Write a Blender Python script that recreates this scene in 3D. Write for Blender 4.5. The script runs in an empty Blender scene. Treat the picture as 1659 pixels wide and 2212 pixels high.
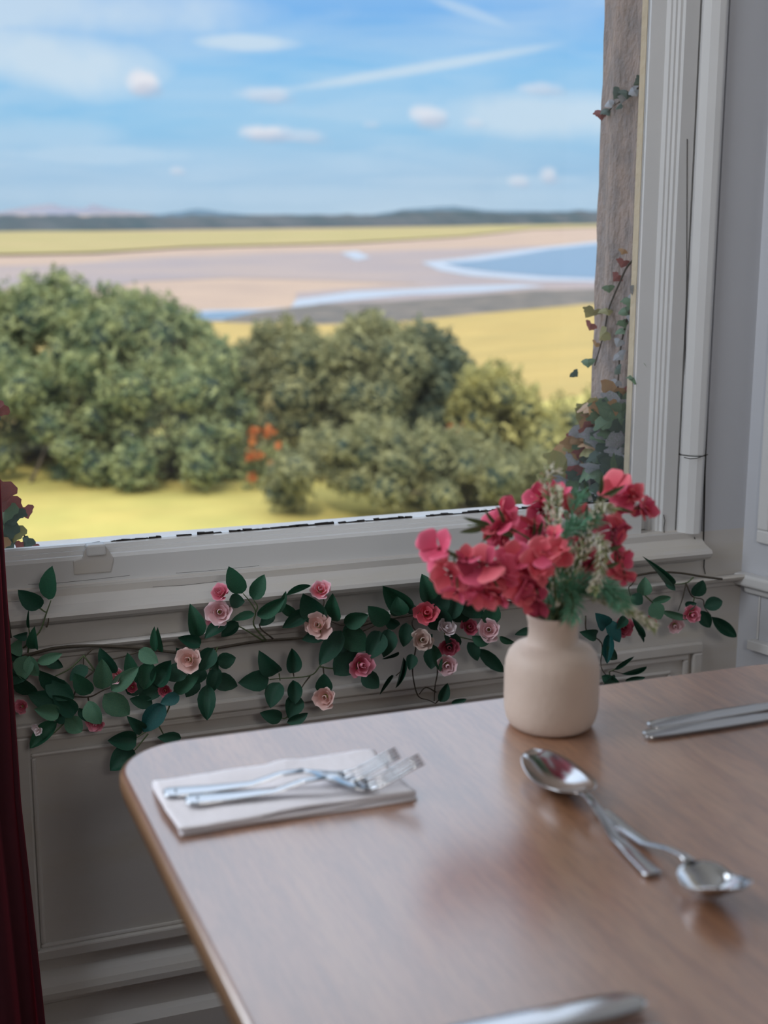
import bpy, math, random
import numpy as np
from mathutils import Vector, Matrix, noise as mnoise
R = random.Random(7)
S = bpy.context.scene
COL = S.collection
PI = math.pi

# ------------------------------------------------------------------ camera
F, CX, CY = 3000.0, 829.5, 1106.0            # focal length and centre, in pixels of 1659 x 2212
PITCH, AZ, ROLL = math.atan(646/F), math.radians(69.0), math.radians(0.2)
EYE = Vector((0, 0, 1.22))
FW = Vector((math.cos(AZ)*math.cos(PITCH), math.sin(AZ)*math.cos(PITCH), -math.sin(PITCH)))
RT = FW.cross(Vector((0, 0, 1))).normalized(); UP = RT.cross(FW)
RT, UP = RT*math.cos(ROLL)+UP*math.sin(ROLL), UP*math.cos(ROLL)-RT*math.sin(ROLL)
def ray(x, y): return FW + RT*((x-CX)/F) - UP*((y-CY)/F)
def onY(x, y, Y): d = ray(x, y); return EYE + d*((Y-EYE.y)/d.y)
def onX(x, y, X): d = ray(x, y); return EYE + d*((X-EYE.x)/d.x)
def onZ(x, y, Z): d = ray(x, y); return EYE + d*((Z-EYE.z)/d.z)
def atD(x, y, D): return EYE + ray(x, y)*D
def depth(p): return (Vector(p)-EYE).dot(FW)
cam = bpy.data.cameras.new('camera'); camo = bpy.data.objects.new('camera', cam); COL.objects.link(camo)
M = Matrix((RT, UP, -FW)).transposed().to_4x4(); M.translation = EYE
camo.matrix_world = M
cam.sensor_fit = 'HORIZONTAL'; cam.sensor_width = 36.0; cam.lens = 36.0*F/1659
cam.clip_start = 0.05; cam.clip_end = 30000
cam.dof.use_dof = True; cam.dof.focus_distance = 1.86; cam.dof.aperture_fstop = 6.5
S.camera = camo
S.view_settings.view_transform = 'Standard'; S.view_settings.look = 'None'
S.view_settings.exposure = 0.0; S.view_settings.gamma = 1.0; S.view_settings.use_curve_mapping = False

def lin(c):
    c = c/255.0
    return c/12.92 if c <= 0.04045 else ((c+0.055)/1.055)**2.4
def rgb(r, g, b): return (lin(r), lin(g), lin(b), 1.0)

# ------------------------------------------------------------------ world: sky with clouds
W = bpy.data.worlds.new('sky'); S.world = W; W.use_nodes = True
nt = W.node_tree; nt.nodes.clear()
def N(tree, typ, **kw):
    n = tree.nodes.new(typ)
    for k, v in kw.items():
        if hasattr(n, k): setattr(n, k, v)
        else: n.inputs[k].default_value = v
    return n
def math_(t, op, a, b=None, c=None):
    n = t.nodes.new('ShaderNodeMath'); n.operation = op
    for i, v in enumerate((a, b, c)):
        if v is None: continue
        if isinstance(v, (int, float)): n.inputs[i].default_value = v
        else: t.links.new(v, n.inputs[i])
    return n.outputs[0]
def ramp(t, fac, stops, interp='LINEAR'):
    n = t.nodes.new('ShaderNodeValToRGB'); n.color_ramp.interpolation = interp
    e = n.color_ramp.elements
    e[0].position, e[0].color = stops[0]; e[1].position, e[1].color = stops[-1]
    for p, c in stops[1:-1]:
        k = e.new(p); k.color = c
    t.links.new(fac, n.inputs[0]); return n.outputs[0]
def mixc(t, fac, a, b):
    n = t.nodes.new('ShaderNodeMix'); n.data_type = 'RGBA'
    for s, v in ((n.inputs[0], fac), (n.inputs[6], a), (n.inputs[7], b)):
        if isinstance(v, (int, float, tuple)): s.default_value = v
        else: t.links.new(v, s)
    return n.outputs[2]
tc = nt.nodes.new('ShaderNodeTexCoord')
sep = nt.nodes.new('ShaderNodeSeparateXYZ'); nt.links.new(tc.outputs['Generated'], sep.inputs[0])
az = math_(nt, 'ARCTAN2', sep.outputs[1], sep.outputs[0])
el = math_(nt, 'ARCSINE', sep.outputs[2])
base = ramp(nt, math_(nt, 'MULTIPLY', el, 2.0), [(0.0, rgb(176, 206, 230)), (0.05, rgb(160, 200, 232)),
      (0.12, rgb(146, 202, 240)), (0.19, rgb(140, 200, 244)), (0.27, rgb(126, 186, 243)), (0.45, rgb(204, 224, 250)), (1.0, rgb(222, 234, 252))])  # pale upper stops, above the view, added for the table sheen
comb = nt.nodes.new('ShaderNodeCombineXYZ')
nt.links.new(math_(nt, 'MULTIPLY', az, 7.0), comb.inputs[0]); nt.links.new(math_(nt, 'MULTIPLY', el, 46.0), comb.inputs[1])
nz = N(nt, 'ShaderNodeTexNoise', **{'Scale': 1.0, 'Detail': 7.0, 'Roughness': 0.55, 'Distortion': 0.5}); nt.links.new(comb.outputs[0], nz.inputs['Vector'])
cir = ramp(nt, nz.outputs[0], [(0.38, (0, 0, 0, 1)), (0.72, (1, 1, 1, 1))])
comb2 = nt.nodes.new('ShaderNodeCombineXYZ')
nt.links.new(az, comb2.inputs[0]); nt.links.new(el, comb2.inputs[1])
nz2 = N(nt, 'ShaderNodeTexNoise', **{'Scale': 60.0, 'Detail': 4.0, 'Roughness': 0.6}); nt.links.new(comb2.outputs[0], nz2.inputs['Vector'])
nz3 = N(nt, 'ShaderNodeTexNoise', **{'Scale': 14.0, 'Detail': 4.0, 'Roughness': 0.6}); nt.links.new(comb2.outputs[0], nz3.inputs['Vector'])
def azel(x, y):
    d = ray(x, y).normalized(); return math.atan2(d.y, d.x), math.asin(d.z)
def blob(x, y, wx, wy, amp, tilt=0.0, wob=0.5, nzs=None):
    a0, e0 = azel(x, y); wa, we = wx/F, wy/F
    da = math_(nt, 'SUBTRACT', az, a0); de = math_(nt, 'SUBTRACT', el, e0)
    de = math_(nt, 'MULTIPLY_ADD', da, tilt, de)
    r2 = math_(nt, 'ADD', math_(nt, 'POWER', math_(nt, 'ABSOLUTE', math_(nt, 'DIVIDE', da, wa)), 2.0),
               math_(nt, 'POWER', math_(nt, 'ABSOLUTE', math_(nt, 'DIVIDE', de, we)), 2.0))
    r2 = math_(nt, 'ADD', r2, math_(nt, 'MULTIPLY', math_(nt, 'SUBTRACT', (nzs or nz2).outputs[0], 0.5), wob*4))
    g = math_(nt, 'MAXIMUM', math_(nt, 'SUBTRACT', 1.15, r2), 0.0)
    return math_(nt, 'MULTIPLY', math_(nt, 'MINIMUM', g, 1.0), amp)
thin = math_(nt, 'MULTIPLY', cir, 0.42)
for b in [(110, 130, 260, 75, .85, -.1, .35, nz3), (0, 15, 560, 60, .75, 0, .4, nz3), (540, 92, 130, 20, .8, 0, .35, nz3), (880, 152, 340, 14, .75, .16, .3, nz3),
          (230, 335, 330, 22, .45, 0, .5, nz3), (1190, 250, 330, 55, .75, 0, .45, nz3), (1020, 28, 110, 14, .5, -.35, .35, nz3), (60, 290, 200, 40, .35, 0, .5, nz3),
          (980, 390, 320, 16, .35, 0, .5, nz3), (640, 420, 900, 30, .3, 0, .4, nz3)]:
    thin = math_(nt, 'MAXIMUM', thin, blob(*b))
sky = mixc(nt, thin, base, rgb(214, 232, 246))
puff = None; shade = None
for b in [(308, 178, 36, 26, .95), (575, 202, 62, 17, .5), (570, 285, 58, 17, .85), (650, 293, 60, 14, .4), (922, 248, 42, 24, .8), (1168, 190, 50, 13, .45),
          (1183, 376, 22, 17, .7), (1118, 390, 24, 13, .5), (1023, 264, 26, 10, .3), (382, 368, 18, 9, .4), (800, 268, 22, 9, .3)]:
    g = blob(*b, 0.0, 0.45)
    puff = g if puff is None else math_(nt, 'MAXIMUM', puff, g)
    x, y, wx, wy, a = b
    s_ = blob(x+wx*.25, y+wy*.75, wx, wy*.7, a*.55, 0.0, 0.45)
    shade = s_ if shade is None else math_(nt, 'MAXIMUM', shade, s_)
sky = mixc(nt, puff, sky, rgb(236, 238, 246))
sky = mixc(nt, shade, sky, rgb(178, 190, 214))
gmask = math_(nt, 'GREATER_THAN', sep.outputs[2], -0.002)
sky = mixc(nt, gmask, rgb(120, 115, 95), sky)
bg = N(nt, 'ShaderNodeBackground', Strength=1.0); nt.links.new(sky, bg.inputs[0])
# sky brightened with height, like a cloud veil, to light table and room
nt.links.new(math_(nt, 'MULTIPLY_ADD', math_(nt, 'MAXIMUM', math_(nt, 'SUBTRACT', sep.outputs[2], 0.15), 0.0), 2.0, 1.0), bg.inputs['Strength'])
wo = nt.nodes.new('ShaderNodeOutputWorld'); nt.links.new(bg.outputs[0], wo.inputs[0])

# ------------------------------------------------------------------ lights
def light(name, typ, loc, target, energy, color, sx=1, sy=1):
    l = bpy.data.lights.new(name, typ); l.energy = energy; l.color = color[:3]
    if typ == 'AREA': l.shape = 'RECTANGLE'; l.size = sx; l.size_y = sy
    o = bpy.data.objects.new(name, l); COL.objects.link(o); o.location = loc
    o.rotation_euler = (Vector(target)-Vector(loc)).to_track_quat('-Z', 'Y').to_euler()
    return o
sun = light('sun', 'SUN', (-20, -30, 40), (0, 10, 0), 2.3, (1.0, 0.93, 0.80)); sun.data.angle = 0.02
light('left_fill', 'AREA', (-0.28, 1.36, 1.60), (0.676, 1.07, 1.40), 13.0, (0.87, 0.93, 1.0), 0.62, 1.2)  # added fill lamp standing at the left window opening
light('room_fill', 'AREA', (0.14, -1.0, 1.70), (1.0, 1.885, 1.1), 8.5, (1.0, 0.95, 0.90), 0.3, 0.3)  # added fill lamp behind the viewpoint, no window there
light('rear_fill', 'AREA', (-1.2, -3.2, 1.6), (0.8, 1.9, 1.2), 2.5, (0.92, 0.95, 1.0), 1.6, 1.5)  # added fill lamp before the unseen back wall, which has no opening

# ------------------------------------------------------------------ helpers
WL = {}
def mat(name, color, rough=0.6, metal=0.0, var=0.0, vscale=8.0, bump=0.0, bscale=60.0, spec=0.5, color2=None, stretch=None, coat=0.0, sheen=0.0, trans=0.0, attr=None):
    m = bpy.data.materials.new(name); m.use_nodes = True; t = m.node_tree
    p = t.nodes['Principled BSDF']
    p.inputs['Roughness'].default_value = rough; p.inputs['Metallic'].default_value = metal
    p.inputs['Specular IOR Level'].default_value = spec
    p.inputs['Coat Weight'].default_value = coat; p.inputs['Coat Roughness'].default_value = 0.25
    p.inputs['Sheen Weight'].default_value = sheen
    p.inputs['Base Color'].default_value = color
    vec = None
    if var or bump or color2:
        c = t.nodes.new('ShaderNodeTexCoord'); vec = c.outputs['Object']
        if stretch:
            mp = t.nodes.new('ShaderNodeMapping'); mp.inputs['Scale'].default_value = stretch
            t.links.new(vec, mp.inputs[0]); vec = mp.outputs[0]
    out = None
    if color2 is not None and attr:
        a = t.nodes.new('ShaderNodeAttribute'); a.attribute_name = attr
        out = mixc(t, a.outputs['Fac'], color, color2)
    elif color2 is not None:
        n = N(t, 'ShaderNodeTexNoise', **{'Scale': vscale, 'Detail': 5.0, 'Roughness': 0.6}); t.links.new(vec, n.inputs['Vector'])
        f = ramp(t, n.outputs[0], [(0.38, (0, 0, 0, 1)), (0.62, (1, 1, 1, 1))])
        out = mixc(t, f, color, color2)
    if var:
        n = N(t, 'ShaderNodeTexNoise', **{'Scale': vscale*2.3, 'Detail': 4.0}); t.links.new(vec, n.inputs['Vector'])
        f = math_(t, 'MULTIPLY_ADD', n.outputs[0], var*2, 1-var)
        hs = t.nodes.new('ShaderNodeHueSaturation'); t.links.new(f, hs.inputs['Value'])
        if out is None: hs.inputs['Color'].default_value = color
        else: t.links.new(out, hs.inputs['Color'])
        out = hs.outputs[0]
    if out is not None: t.links.new(out, p.inputs['Base Color'])
    if bump:
        n = N(t, 'ShaderNodeTexNoise', **{'Scale': bscale, 'Detail': 5.0}); t.links.new(vec, n.inputs['Vector'])
        b = N(t, 'ShaderNodeBump', Strength=bump, Distance=0.01); t.links.new(n.outputs[0], b.inputs['Height'])
        t.links.new(b.outputs[0], p.inputs['Normal'])
    if trans:
        tr = t.nodes.new('ShaderNodeBsdfTranslucent')
        if out is not None: t.links.new(out, tr.inputs[0])
        else: tr.inputs[0].default_value = color
        mx = t.nodes.new('ShaderNodeMixShader'); mx.inputs[0].default_value = trans
        t.links.new(p.outputs[0], mx.inputs[1]); t.links.new(tr.outputs[0], mx.inputs[2])
        t.links.new(mx.outputs[0], t.nodes['Material Output'].inputs[0])
    return m
def tag(o, label=None, cat=None, group=None, kind=None):
    if label: o['label'] = label
    if cat: o['category'] = cat
    if group: o['group'] = group
    if kind: o['kind'] = kind
    return o
def empty(name, loc, **kw):
    o = bpy.data.objects.new(name, None); COL.objects.link(o); o.location = loc; o.empty_display_size = 0.02
    WL[o] = Vector(loc); return tag(o, **kw)
def mesh_data(name, verts, faces, material=None, smooth=False):
    me = bpy.data.meshes.new(name); me.from_pydata([tuple(v) for v in verts], [], faces)
    if material is not None: me.materials.append(material)
    if smooth: me.polygons.foreach_set('use_smooth', [True]*len(me.polygons))
    me.update(); return me
def mob(name, verts, faces, material, parent=None, smooth=False, origin=None, **kw):
    vs = [Vector(v) for v in verts]
    if origin is None:
        lo = Vector([min(v[i] for v in vs) for i in range(3)]); hi = Vector([max(v[i] for v in vs) for i in range(3)])
        origin = (lo+hi)/2
    origin = Vector(origin)
    me = mesh_data(name, [v-origin for v in vs], faces, material, smooth)
    o = bpy.data.objects.new(name, me); COL.objects.link(o)
    WL[o] = origin
    if parent is not None: o.parent = parent; o.location = origin-WL[parent]
    else: o.location = origin
    return tag(o, **kw)
def bevel(o, w=0.002, seg=2):
    m = o.modifiers.new('bevel', 'BEVEL'); m.width = w; m.segments = seg; m.limit_method = 'ANGLE'; return o
def fixn(o):
    import bmesh
    bm = bmesh.new(); bm.from_mesh(o.data); bmesh.ops.recalc_face_normals(bm, faces=bm.faces); bm.to_mesh(o.data); bm.free(); return o
def prism(prof, a0, a1, axis):
    """closed profile of 2-D points swept between a0 and a1 along axis ('X' profile is (y,z); 'Z' profile is (x,y))"""
    n = len(prof); vs = []
    for a in (a0, a1):
        for p in prof:
            vs.append((a, p[0], p[1]) if axis == 'X' else (p[0], p[1], a))
    fs = [(i, (i+1) % n, n+(i+1) % n, n+i) for i in range(n)]
    fs += [tuple(range(n-1, -1, -1)), tuple(range(n, 2*n))]
    return vs, fs
def boxv(x0, x1, y0, y1, z0, z1):
    vs = [(x, y, z) for x in (x0, x1) for y in (y0, y1) for z in (z0, z1)]
    return vs, [(0, 1, 3, 2), (4, 6, 7, 5), (0, 4, 5, 1), (2, 3, 7, 6), (0, 2, 6, 4), (1, 5, 7, 3)]
def join(*parts):
    V, Fc = [], []
    for vs, fs in parts:
        k = len(V); V += list(vs); Fc += [tuple(i+k for i in f) for f in fs]
    return V, Fc
def smooth_path(pts, n=6):
    pts = [Vector(p) for p in pts]
    if len(pts) < 3: return pts
    out = []
    P = [pts[0]*2-pts[1]] + pts + [pts[-1]*2-pts[-2]]
    for i in range(1, len(P)-2):
        for k in range(n):
            t = k/n; a, b, c, d = P[i-1], P[i], P[i+1], P[i+2]
            out.append(0.5*((2*b)+(c-a)*t+(2*a-5*b+4*c-d)*t*t+(3*b-a-3*c+d)*t**3))
    out.append(pts[-1]); return out
def tube(pts, r, seg=6, r1=None):
    pts = [Vector(p) for p in pts]; V, Fc = [], []
    n = len(pts)
    for i, p in enumerate(pts):
        t = (pts[min(i+1, n-1)]-pts[max(i-1, 0)]).normalized()
        a = t.cross(Vector((0.13, 0.2, 1))).normalized(); b = t.cross(a)
        rr = r if r1 is None else r+(r1-r)*i/(n-1)
        for k in range(seg):
            th = 2*PI*k/seg; V.append(p+a*math.cos(th)*rr+b*math.sin(th)*rr)
    for i in range(n-1):
        for k in range(seg):
            Fc.append((i*seg+k, i*seg+(k+1) % seg, (i+1)*seg+(k+1) % seg, (i+1)*seg+k))
    Fc.append(tuple(range(seg-1, -1, -1))); Fc.append(tuple(range((n-1)*seg, n*seg)))
    return V, Fc
def lathe(prof, cx, cy, seg=64):
    V, Fc = [], []
    for r, z in prof:
        for k in range(seg):
            a = 2*PI*k/seg; V.append((cx+r*math.cos(a), cy+r*math.sin(a), z))
    for i in range(len(prof)-1):
        for k in range(seg):
            Fc.append((i*seg+k, i*seg+(k+1) % seg, (i+1)*seg+(k+1) % seg, (i+1)*seg+k))
    Fc.append(tuple(range(seg-1, -1, -1)))
    return V, Fc

# ------------------------------------------------------------------ materials
def paint_mat(name, c, yellow=0.35):
    m = mat(name, c, rough=0.42, var=0.05, vscale=5, bump=0.12, bscale=28, stretch=(0.35, 1, 1))
    t = m.node_tree; p = t.nodes['Principled BSDF']
    src = p.inputs['Base Color'].links[0].from_socket
    c0 = t.nodes.new('ShaderNodeTexCoord'); mp = t.nodes.new('ShaderNodeMapping'); mp.inputs['Scale'].default_value = (3, 14, 14)
    t.links.new(c0.outputs['Object'], mp.inputs[0])
    n = N(t, 'ShaderNodeTexNoise', **{'Scale': 1.6, 'Detail': 5.0}); t.links.new(mp.outputs[0], n.inputs['Vector'])
    f = ramp(t, n.outputs[0], [(0.5, (0, 0, 0, 1)), (0.75, (yellow, yellow, yellow, 1))])
    t.links.new(mixc(t, f, src, rgb(196, 180, 140)), p.inputs['Base Color'])
    return m
PAINT = paint_mat('old_cream_gloss_paint', rgb(204, 200, 196), .22)
PAINTW = mat('white_satin_paint', rgb(218, 218, 218), rough=0.27, var=0.04, vscale=4, bump=0.06, bscale=30)
WALLP = mat('pale_grey_paint', rgb(200, 202, 208), rough=0.6, var=0.03, vscale=3, bump=0.05, bscale=40)
CREAMX = mat('weathered_cream_paint', rgb(214, 200, 172), rough=0.7, var=0.15, vscale=30, bump=0.4, bscale=50)
DARK = mat('dark_gap_grime', rgb(38, 34, 32), rough=0.9)
STONE = mat('weathered_sandstone', rgb(178, 162, 154), rough=0.95, var=0.14, vscale=14, bump=0.9, bscale=60, color2=rgb(152, 144, 142), stretch=(2, 2, 1.2))
LICHEN = mat('lichened_stone', rgb(190, 178, 164), rough=0.95, var=0.25, vscale=50, bump=0.9, bscale=90, color2=rgb(140, 124, 114))
METAL = mat('polished_stainless_steel', rgb(205, 208, 212), rough=0.14, metal=1.0)
METALB = mat('brushed_stainless_blade', rgb(205, 206, 208), rough=0.13, metal=1.0)
CERAM = mat('matt_cream_ceramic', rgb(204, 184, 170), rough=0.55, var=0.03, vscale=20, bump=0.08, bscale=120)
NAPK = mat('soft_paper_napkin', rgb(226, 222, 226), rough=0.9, bump=0.15, bscale=160)
VELVET = mat('crimson_velvet', rgb(52, 3, 18), rough=0.9, sheen=0.5, var=0.2, vscale=30)
VELVET.node_tree.nodes['Principled BSDF'].inputs['Sheen Tint'].default_value = rgb(220, 60, 90)
WOODST = mat('brown_wire_stem', rgb(74, 66, 56), rough=0.8, var=0.2, vscale=60)
GSTEM = mat('green_stem', rgb(84, 100, 66), rough=0.7, var=0.2, vscale=60)
def leafm(name, c, c2=None, rough=0.5): return mat(name, c, rough=rough, var=0.22, vscale=25, color2=c2, trans=0.12, bump=0.3, bscale=250)
LEAF_D = leafm('dark_fabric_leaf', rgb(26, 72, 58), rgb(34, 84, 62))
LEAF_M = leafm('green_fabric_leaf', rgb(44, 98, 70), rgb(36, 84, 64))
LEAF_L = leafm('light_fabric_leaf', rgb(92, 134, 104), rgb(76, 122, 100))
LEAF_T = leafm('teal_fabric_leaf', rgb(28, 96, 92), rgb(22, 78, 80))
def petm(name, c, tip): return mat(name, c, rough=0.7, color2=tip, attr='tip', trans=0.2)
PET = {'pale': petm('pale_pink_petal', rgb(222, 168, 172), rgb(240, 214, 220)),
       'peach': petm('peach_petal', rgb(226, 178, 168), rgb(236, 206, 202)),
       'pink': petm('pink_petal', rgb(208, 84, 110), rgb(238, 168, 186)),
       'deep': petm('deep_pink_petal', rgb(168, 34, 68), rgb(226, 130, 152)),
       'coral': petm('coral_petal', rgb(222, 86, 104), rgb(238, 122, 138)),
       'white': petm('white_petal', rgb(236, 214, 214), rgb(244, 236, 240)),
       'mix': petm('pink_and_white_petal', rgb(232, 92, 112), rgb(246, 214, 226)),
       'beige': petm('beige_petal', rgb(206, 172, 160), rgb(232, 214, 206))}
BLOS = [petm('coral_blossom_petal', rgb(204, 60, 96), rgb(238, 116, 146)), petm('warm_coral_blossom_petal', rgb(216, 78, 96), rgb(240, 130, 140)),
        petm('deep_blossom_petal', rgb(160, 40, 70), rgb(212, 84, 112))]
SEPAL = mat('yellow_green_sepal', rgb(120, 130, 60), rough=0.7)
STAM = mat('dark_pink_centre', rgb(130, 40, 52), rough=0.8)
HEATH = mat('cream_heather_floret', rgb(236, 230, 214), rough=0.8, trans=0.2)
HEATHG = mat('greenish_heather_bud', rgb(160, 168, 120), rough=0.8, trans=0.2)
FERN = mat('bright_green_plastic_fern', rgb(116, 172, 140), rough=0.7, trans=0.15)
OLIVE = leafm('olive_blossom_leaf', rgb(84, 98, 66), rgb(104, 116, 78))

# ------------------------------------------------------------------ landscape
HD = Vector((math.cos(AZ), math.sin(AZ), 0)); HR = Vector((math.sin(AZ), -math.cos(AZ), 0))
LAWNZ, BEACHZ = -3.8, -13.8
def gmat(name, c, c2, vs, var=0.12, rough=0.95, bump=0.0): return mat(name, c, rough=rough, color2=c2, vscale=vs, var=var, spec=0.1, bump=bump, bscale=vs*6)
def flat(name, px, z, material, th=0.0, **kw):
    """ground patch: outline (in photo pixels) laid on the level z, with a little thickness"""
    pts = [onZ(x, y, z) for x, y in px]; n = len(pts)
    o = Vector(pts[0]); 
    V = [p for p in pts] + [p-Vector((0, 0, max(th, 0.05))) for p in pts]
    Fc = [tuple(range(n))] + [(i, n+i, n+(i+1) % n, (i+1) % n) for i in range(n)]
    ob = mob(name, V, Fc, material, **kw); ob['kind'] = 'structure'
    import bmesh
    bm = bmesh.new(); bm.from_mesh(ob.data); bmesh.ops.recalc_face_normals(bm, faces=bm.faces)
    bmesh.ops.triangulate(bm, faces=bm.faces); bm.to_mesh(ob.data); bm.free()
    return ob
SAND = gmat('pale_pink_sand', rgb(176, 152, 132), rgb(166, 144, 128), 0.03, 0.06)
WETS = gmat('damp_grey_sand', rgb(146, 135, 134), rgb(158, 142, 134), 0.02, 0.06)
SEA = mat('blue_sea_water', rgb(84, 112, 134), rough=0.3, bump=0.1, bscale=0.3, spec=0.4)
SURF = mat('pale_surf', rgb(154, 160, 168), rough=0.5)
ROCK = gmat('dark_weedy_rock', rgb(94, 92, 88), rgb(122, 112, 102), 0.15, 0.3)
FIELDM = gmat('dry_golden_grass', rgb(180, 154, 94), rgb(168, 146, 90), 0.08, 0.2)
LAWNM = gmat('sunlit_lawn', rgb(182, 170, 98), rgb(190, 172, 100), 0.5, 0.18)
DUNEM = gmat('dune_grass', rgb(158, 147, 98), rgb(168, 150, 106), 0.01, 0.15)
WOODS = gmat('distant_conifer_wood', rgb(64, 78, 82), rgb(86, 90, 92), 0.012, 0.2)  # wood colour greyed towards blue, distance haze mixed in
HILLM = gmat('far_hill', rgb(86, 108, 124), rgb(92, 112, 122), 0.001, 0.1)  # bluish because aerial haze is put into the hill colour
HILLP = gmat('far_pale_hill', rgb(126, 132, 148), rgb(140, 136, 140), 0.001, 0.1)  # farthest hills, paled further with haze in the colour
# terrain: lawn + field, columns fanned out from the house
edge_px = [(-900, 690), (-300, 690), (380, 690), (500, 697), (700, 700), (850, 695), (1000, 680), (1280, 655), (1500, 645), (2300, 640)]
def edge_at(x):
    for (a, ya), (b, yb) in zip(edge_px, edge_px[1:]):
        if a <= x <= b: return ya+(yb-ya)*(x-a)/(b-a)
    return 690
V, Fc = [], []
cols = list(range(-900, 2301, 80)); ts = [0.02, 0.06, 0.1, 0.13, 0.155, 0.18, 0.21, 0.26, 0.32, 0.42, 0.55, 0.7, 0.85, 1.0]
def tz(t):
    pts = [(0, LAWNZ), (0.155, LAWNZ), (0.3, -6.6), (0.6, -10.9), (1.0, BEACHZ)]
    for (a, za), (b, zb) in zip(pts, pts[1:]):
        if a <= t <= b: return za+(zb-za)*(t-a)/(b-a)
for x in cols:
    e = onZ(x, edge_at(x), BEACHZ)
    for t in ts:
        V.append((e.x*t, max(e.y*t, 2.6) if t < .03 else e.y*t, tz(t)+ (0.12*mnoise.noise(Vector((e.x*t*.05, e.y*t*.05, 0))) if t > .2 and t < 1 else 0)))
nt_ = len(ts)
k0 = 5
F1 = [(i*nt_+j, (i+1)*nt_+j, (i+1)*nt_+j+1, i*nt_+j+1) for i in range(len(cols)-1) for j in range(k0)]
F2 = [(i*nt_+j, (i+1)*nt_+j, (i+1)*nt_+j+1, i*nt_+j+1) for i in range(len(cols)-1) for j in range(k0, nt_-1)]
def submesh(V, Fs):
    used = sorted({i for f in Fs for i in f}); mp = {u: k for k, u in enumerate(used)}
    return [V[u] for u in used], [tuple(mp[i] for i in f) for f in Fs]
for nm, fs, mt in (('lawn', F1, LAWNM), ('grass_field', F2, FIELDM)):
    v_, f_ = submesh(V, fs); o = fixn(mob(nm, v_, f_, mt, smooth=True)); o['kind'] = 'structure'
Vb = [Vector((-3000, 60, BEACHZ-.3)), Vector((6000, -1200, BEACHZ-.3)), Vector((9000, 9000, BEACHZ-.3)), Vector((-3500, 9000, BEACHZ-.3))]
o = mob('sand_flat', Vb, [(0, 1, 2, 3)], SAND); o['kind'] = 'structure'
flat('wet_sand', [(-200, 582), (150, 570), (350, 555), (600, 545), (900, 540), (1150, 532), (1500, 520), (1500, 608), (1284, 608), (900, 612), (700, 605), (500, 600), (300, 608), (200, 625), (-200, 625)], BEACHZ-.2, WETS)
flat('wet_sand', [(640, 632), (820, 618), (1000, 606), (1284, 598), (1500, 592), (1500, 640), (1284, 626), (1000, 640), (850, 650), (640, 668)], BEACHZ-.18, WETS)
flat('tidal_water', [(350, 676), (450, 670), (560, 668), (628, 664), (640, 646), (690, 640), (705, 646), (680, 660), (560, 680), (500, 692), (400, 692)], BEACHZ-.12, SURF)
flat('tidal_water', [(380, 680), (480, 673), (560, 672), (500, 688), (420, 690)], BEACHZ-.06, SEA)
flat('tidal_water', [(690, 640), (760, 630), (900, 624), (1000, 618), (1120, 614), (1180, 618), (1040, 630), (880, 636), (760, 648), (690, 656)], BEACHZ-.1, SURF)
flat('tidal_water', [(736, 546), (770, 542), (800, 556), (770, 562)], BEACHZ-.1, SURF)
flat('surf_edge', [(910, 566), (1000, 557), (1120, 540), (1284, 522), (1500, 505), (1500, 618), (1284, 608), (1150, 606), (1020, 596), (950, 584)], BEACHZ-.1, SURF)
flat('sea_inlet', [(960, 568), (1040, 562), (1120, 550), (1190, 538), (1284, 528), (1500, 512), (1500, 606), (1284, 600), (1180, 596), (1060, 586), (1000, 578)], BEACHZ+.0, SEA)
flat('rock_shelf', [(485, 690), (560, 672), (680, 658), (850, 650), (1000, 640), (1150, 627), (1284, 624), (1500, 620), (1500, 650), (1284, 660), (1000, 685), (850, 700), (700, 706), (500, 702)], BEACHZ+.05, ROCK)
flat('dune_grassland', [(-600, 500), (300, 499), (700, 494), (1000, 488), (1284, 481), (1700, 476), (1700, 486), (1284, 490), (1150, 494), (1000, 510), (750, 524), (400, 533), (200, 545), (-600, 560)], BEACHZ+.4, DUNEM)
def ridge(name, tops, dist, zb, thick, material, rough, dfun=None, **kw):
    dist0 = dist
    xs = np.arange(-700, 2000, 12.0); tp = np.interp(xs, [a for a, b in tops], [b for a, b in tops])
    V, n = [], len(xs)
    for i, x in enumerate(xs):
        d = ray(x, 460); d = Vector((d.x, d.y, 0)).normalized()
        if dfun: dist = dfun(x)
        up = ray(x, tp[i]); h = EYE.z + up.z/math.hypot(up.x, up.y)*dist + rough*mnoise.noise(Vector((x*.03, 3, 0)))
        for dd, zz in ((-thick*.5, zb), (-thick*.3, zb+(h-zb)*.7), (0, h), (thick*.5, zb+(h-zb)*.6), (thick, zb)):
            p = d*(dist+dd+ rough*2*mnoise.noise(Vector((x*.05, dd, 1)))); V.append((p.x, p.y, zz))
    Fc = [(i*5+j, (i+1)*5+j, (i+1)*5+j+1, i*5+j+1) for i in range(n-1) for j in range(4)]
    o = fixn(mob(name, V, Fc, material, smooth=True, **kw)); o['kind'] = 'structure'; return o
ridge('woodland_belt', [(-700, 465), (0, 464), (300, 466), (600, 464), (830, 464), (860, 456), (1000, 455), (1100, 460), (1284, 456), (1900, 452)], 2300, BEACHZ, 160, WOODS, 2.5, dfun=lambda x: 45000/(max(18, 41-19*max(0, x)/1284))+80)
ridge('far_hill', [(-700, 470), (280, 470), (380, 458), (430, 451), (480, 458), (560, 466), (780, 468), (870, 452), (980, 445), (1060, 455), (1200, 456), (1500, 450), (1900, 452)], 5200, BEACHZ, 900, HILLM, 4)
ridge('far_hill', [(-700, 460), (0, 458), (50, 447), (110, 440), (140, 448), (180, 450), (200, 441), (235, 450), (330, 462), (600, 470), (1900, 470)], 8200, BEACHZ, 900, HILLP, 6)

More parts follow.
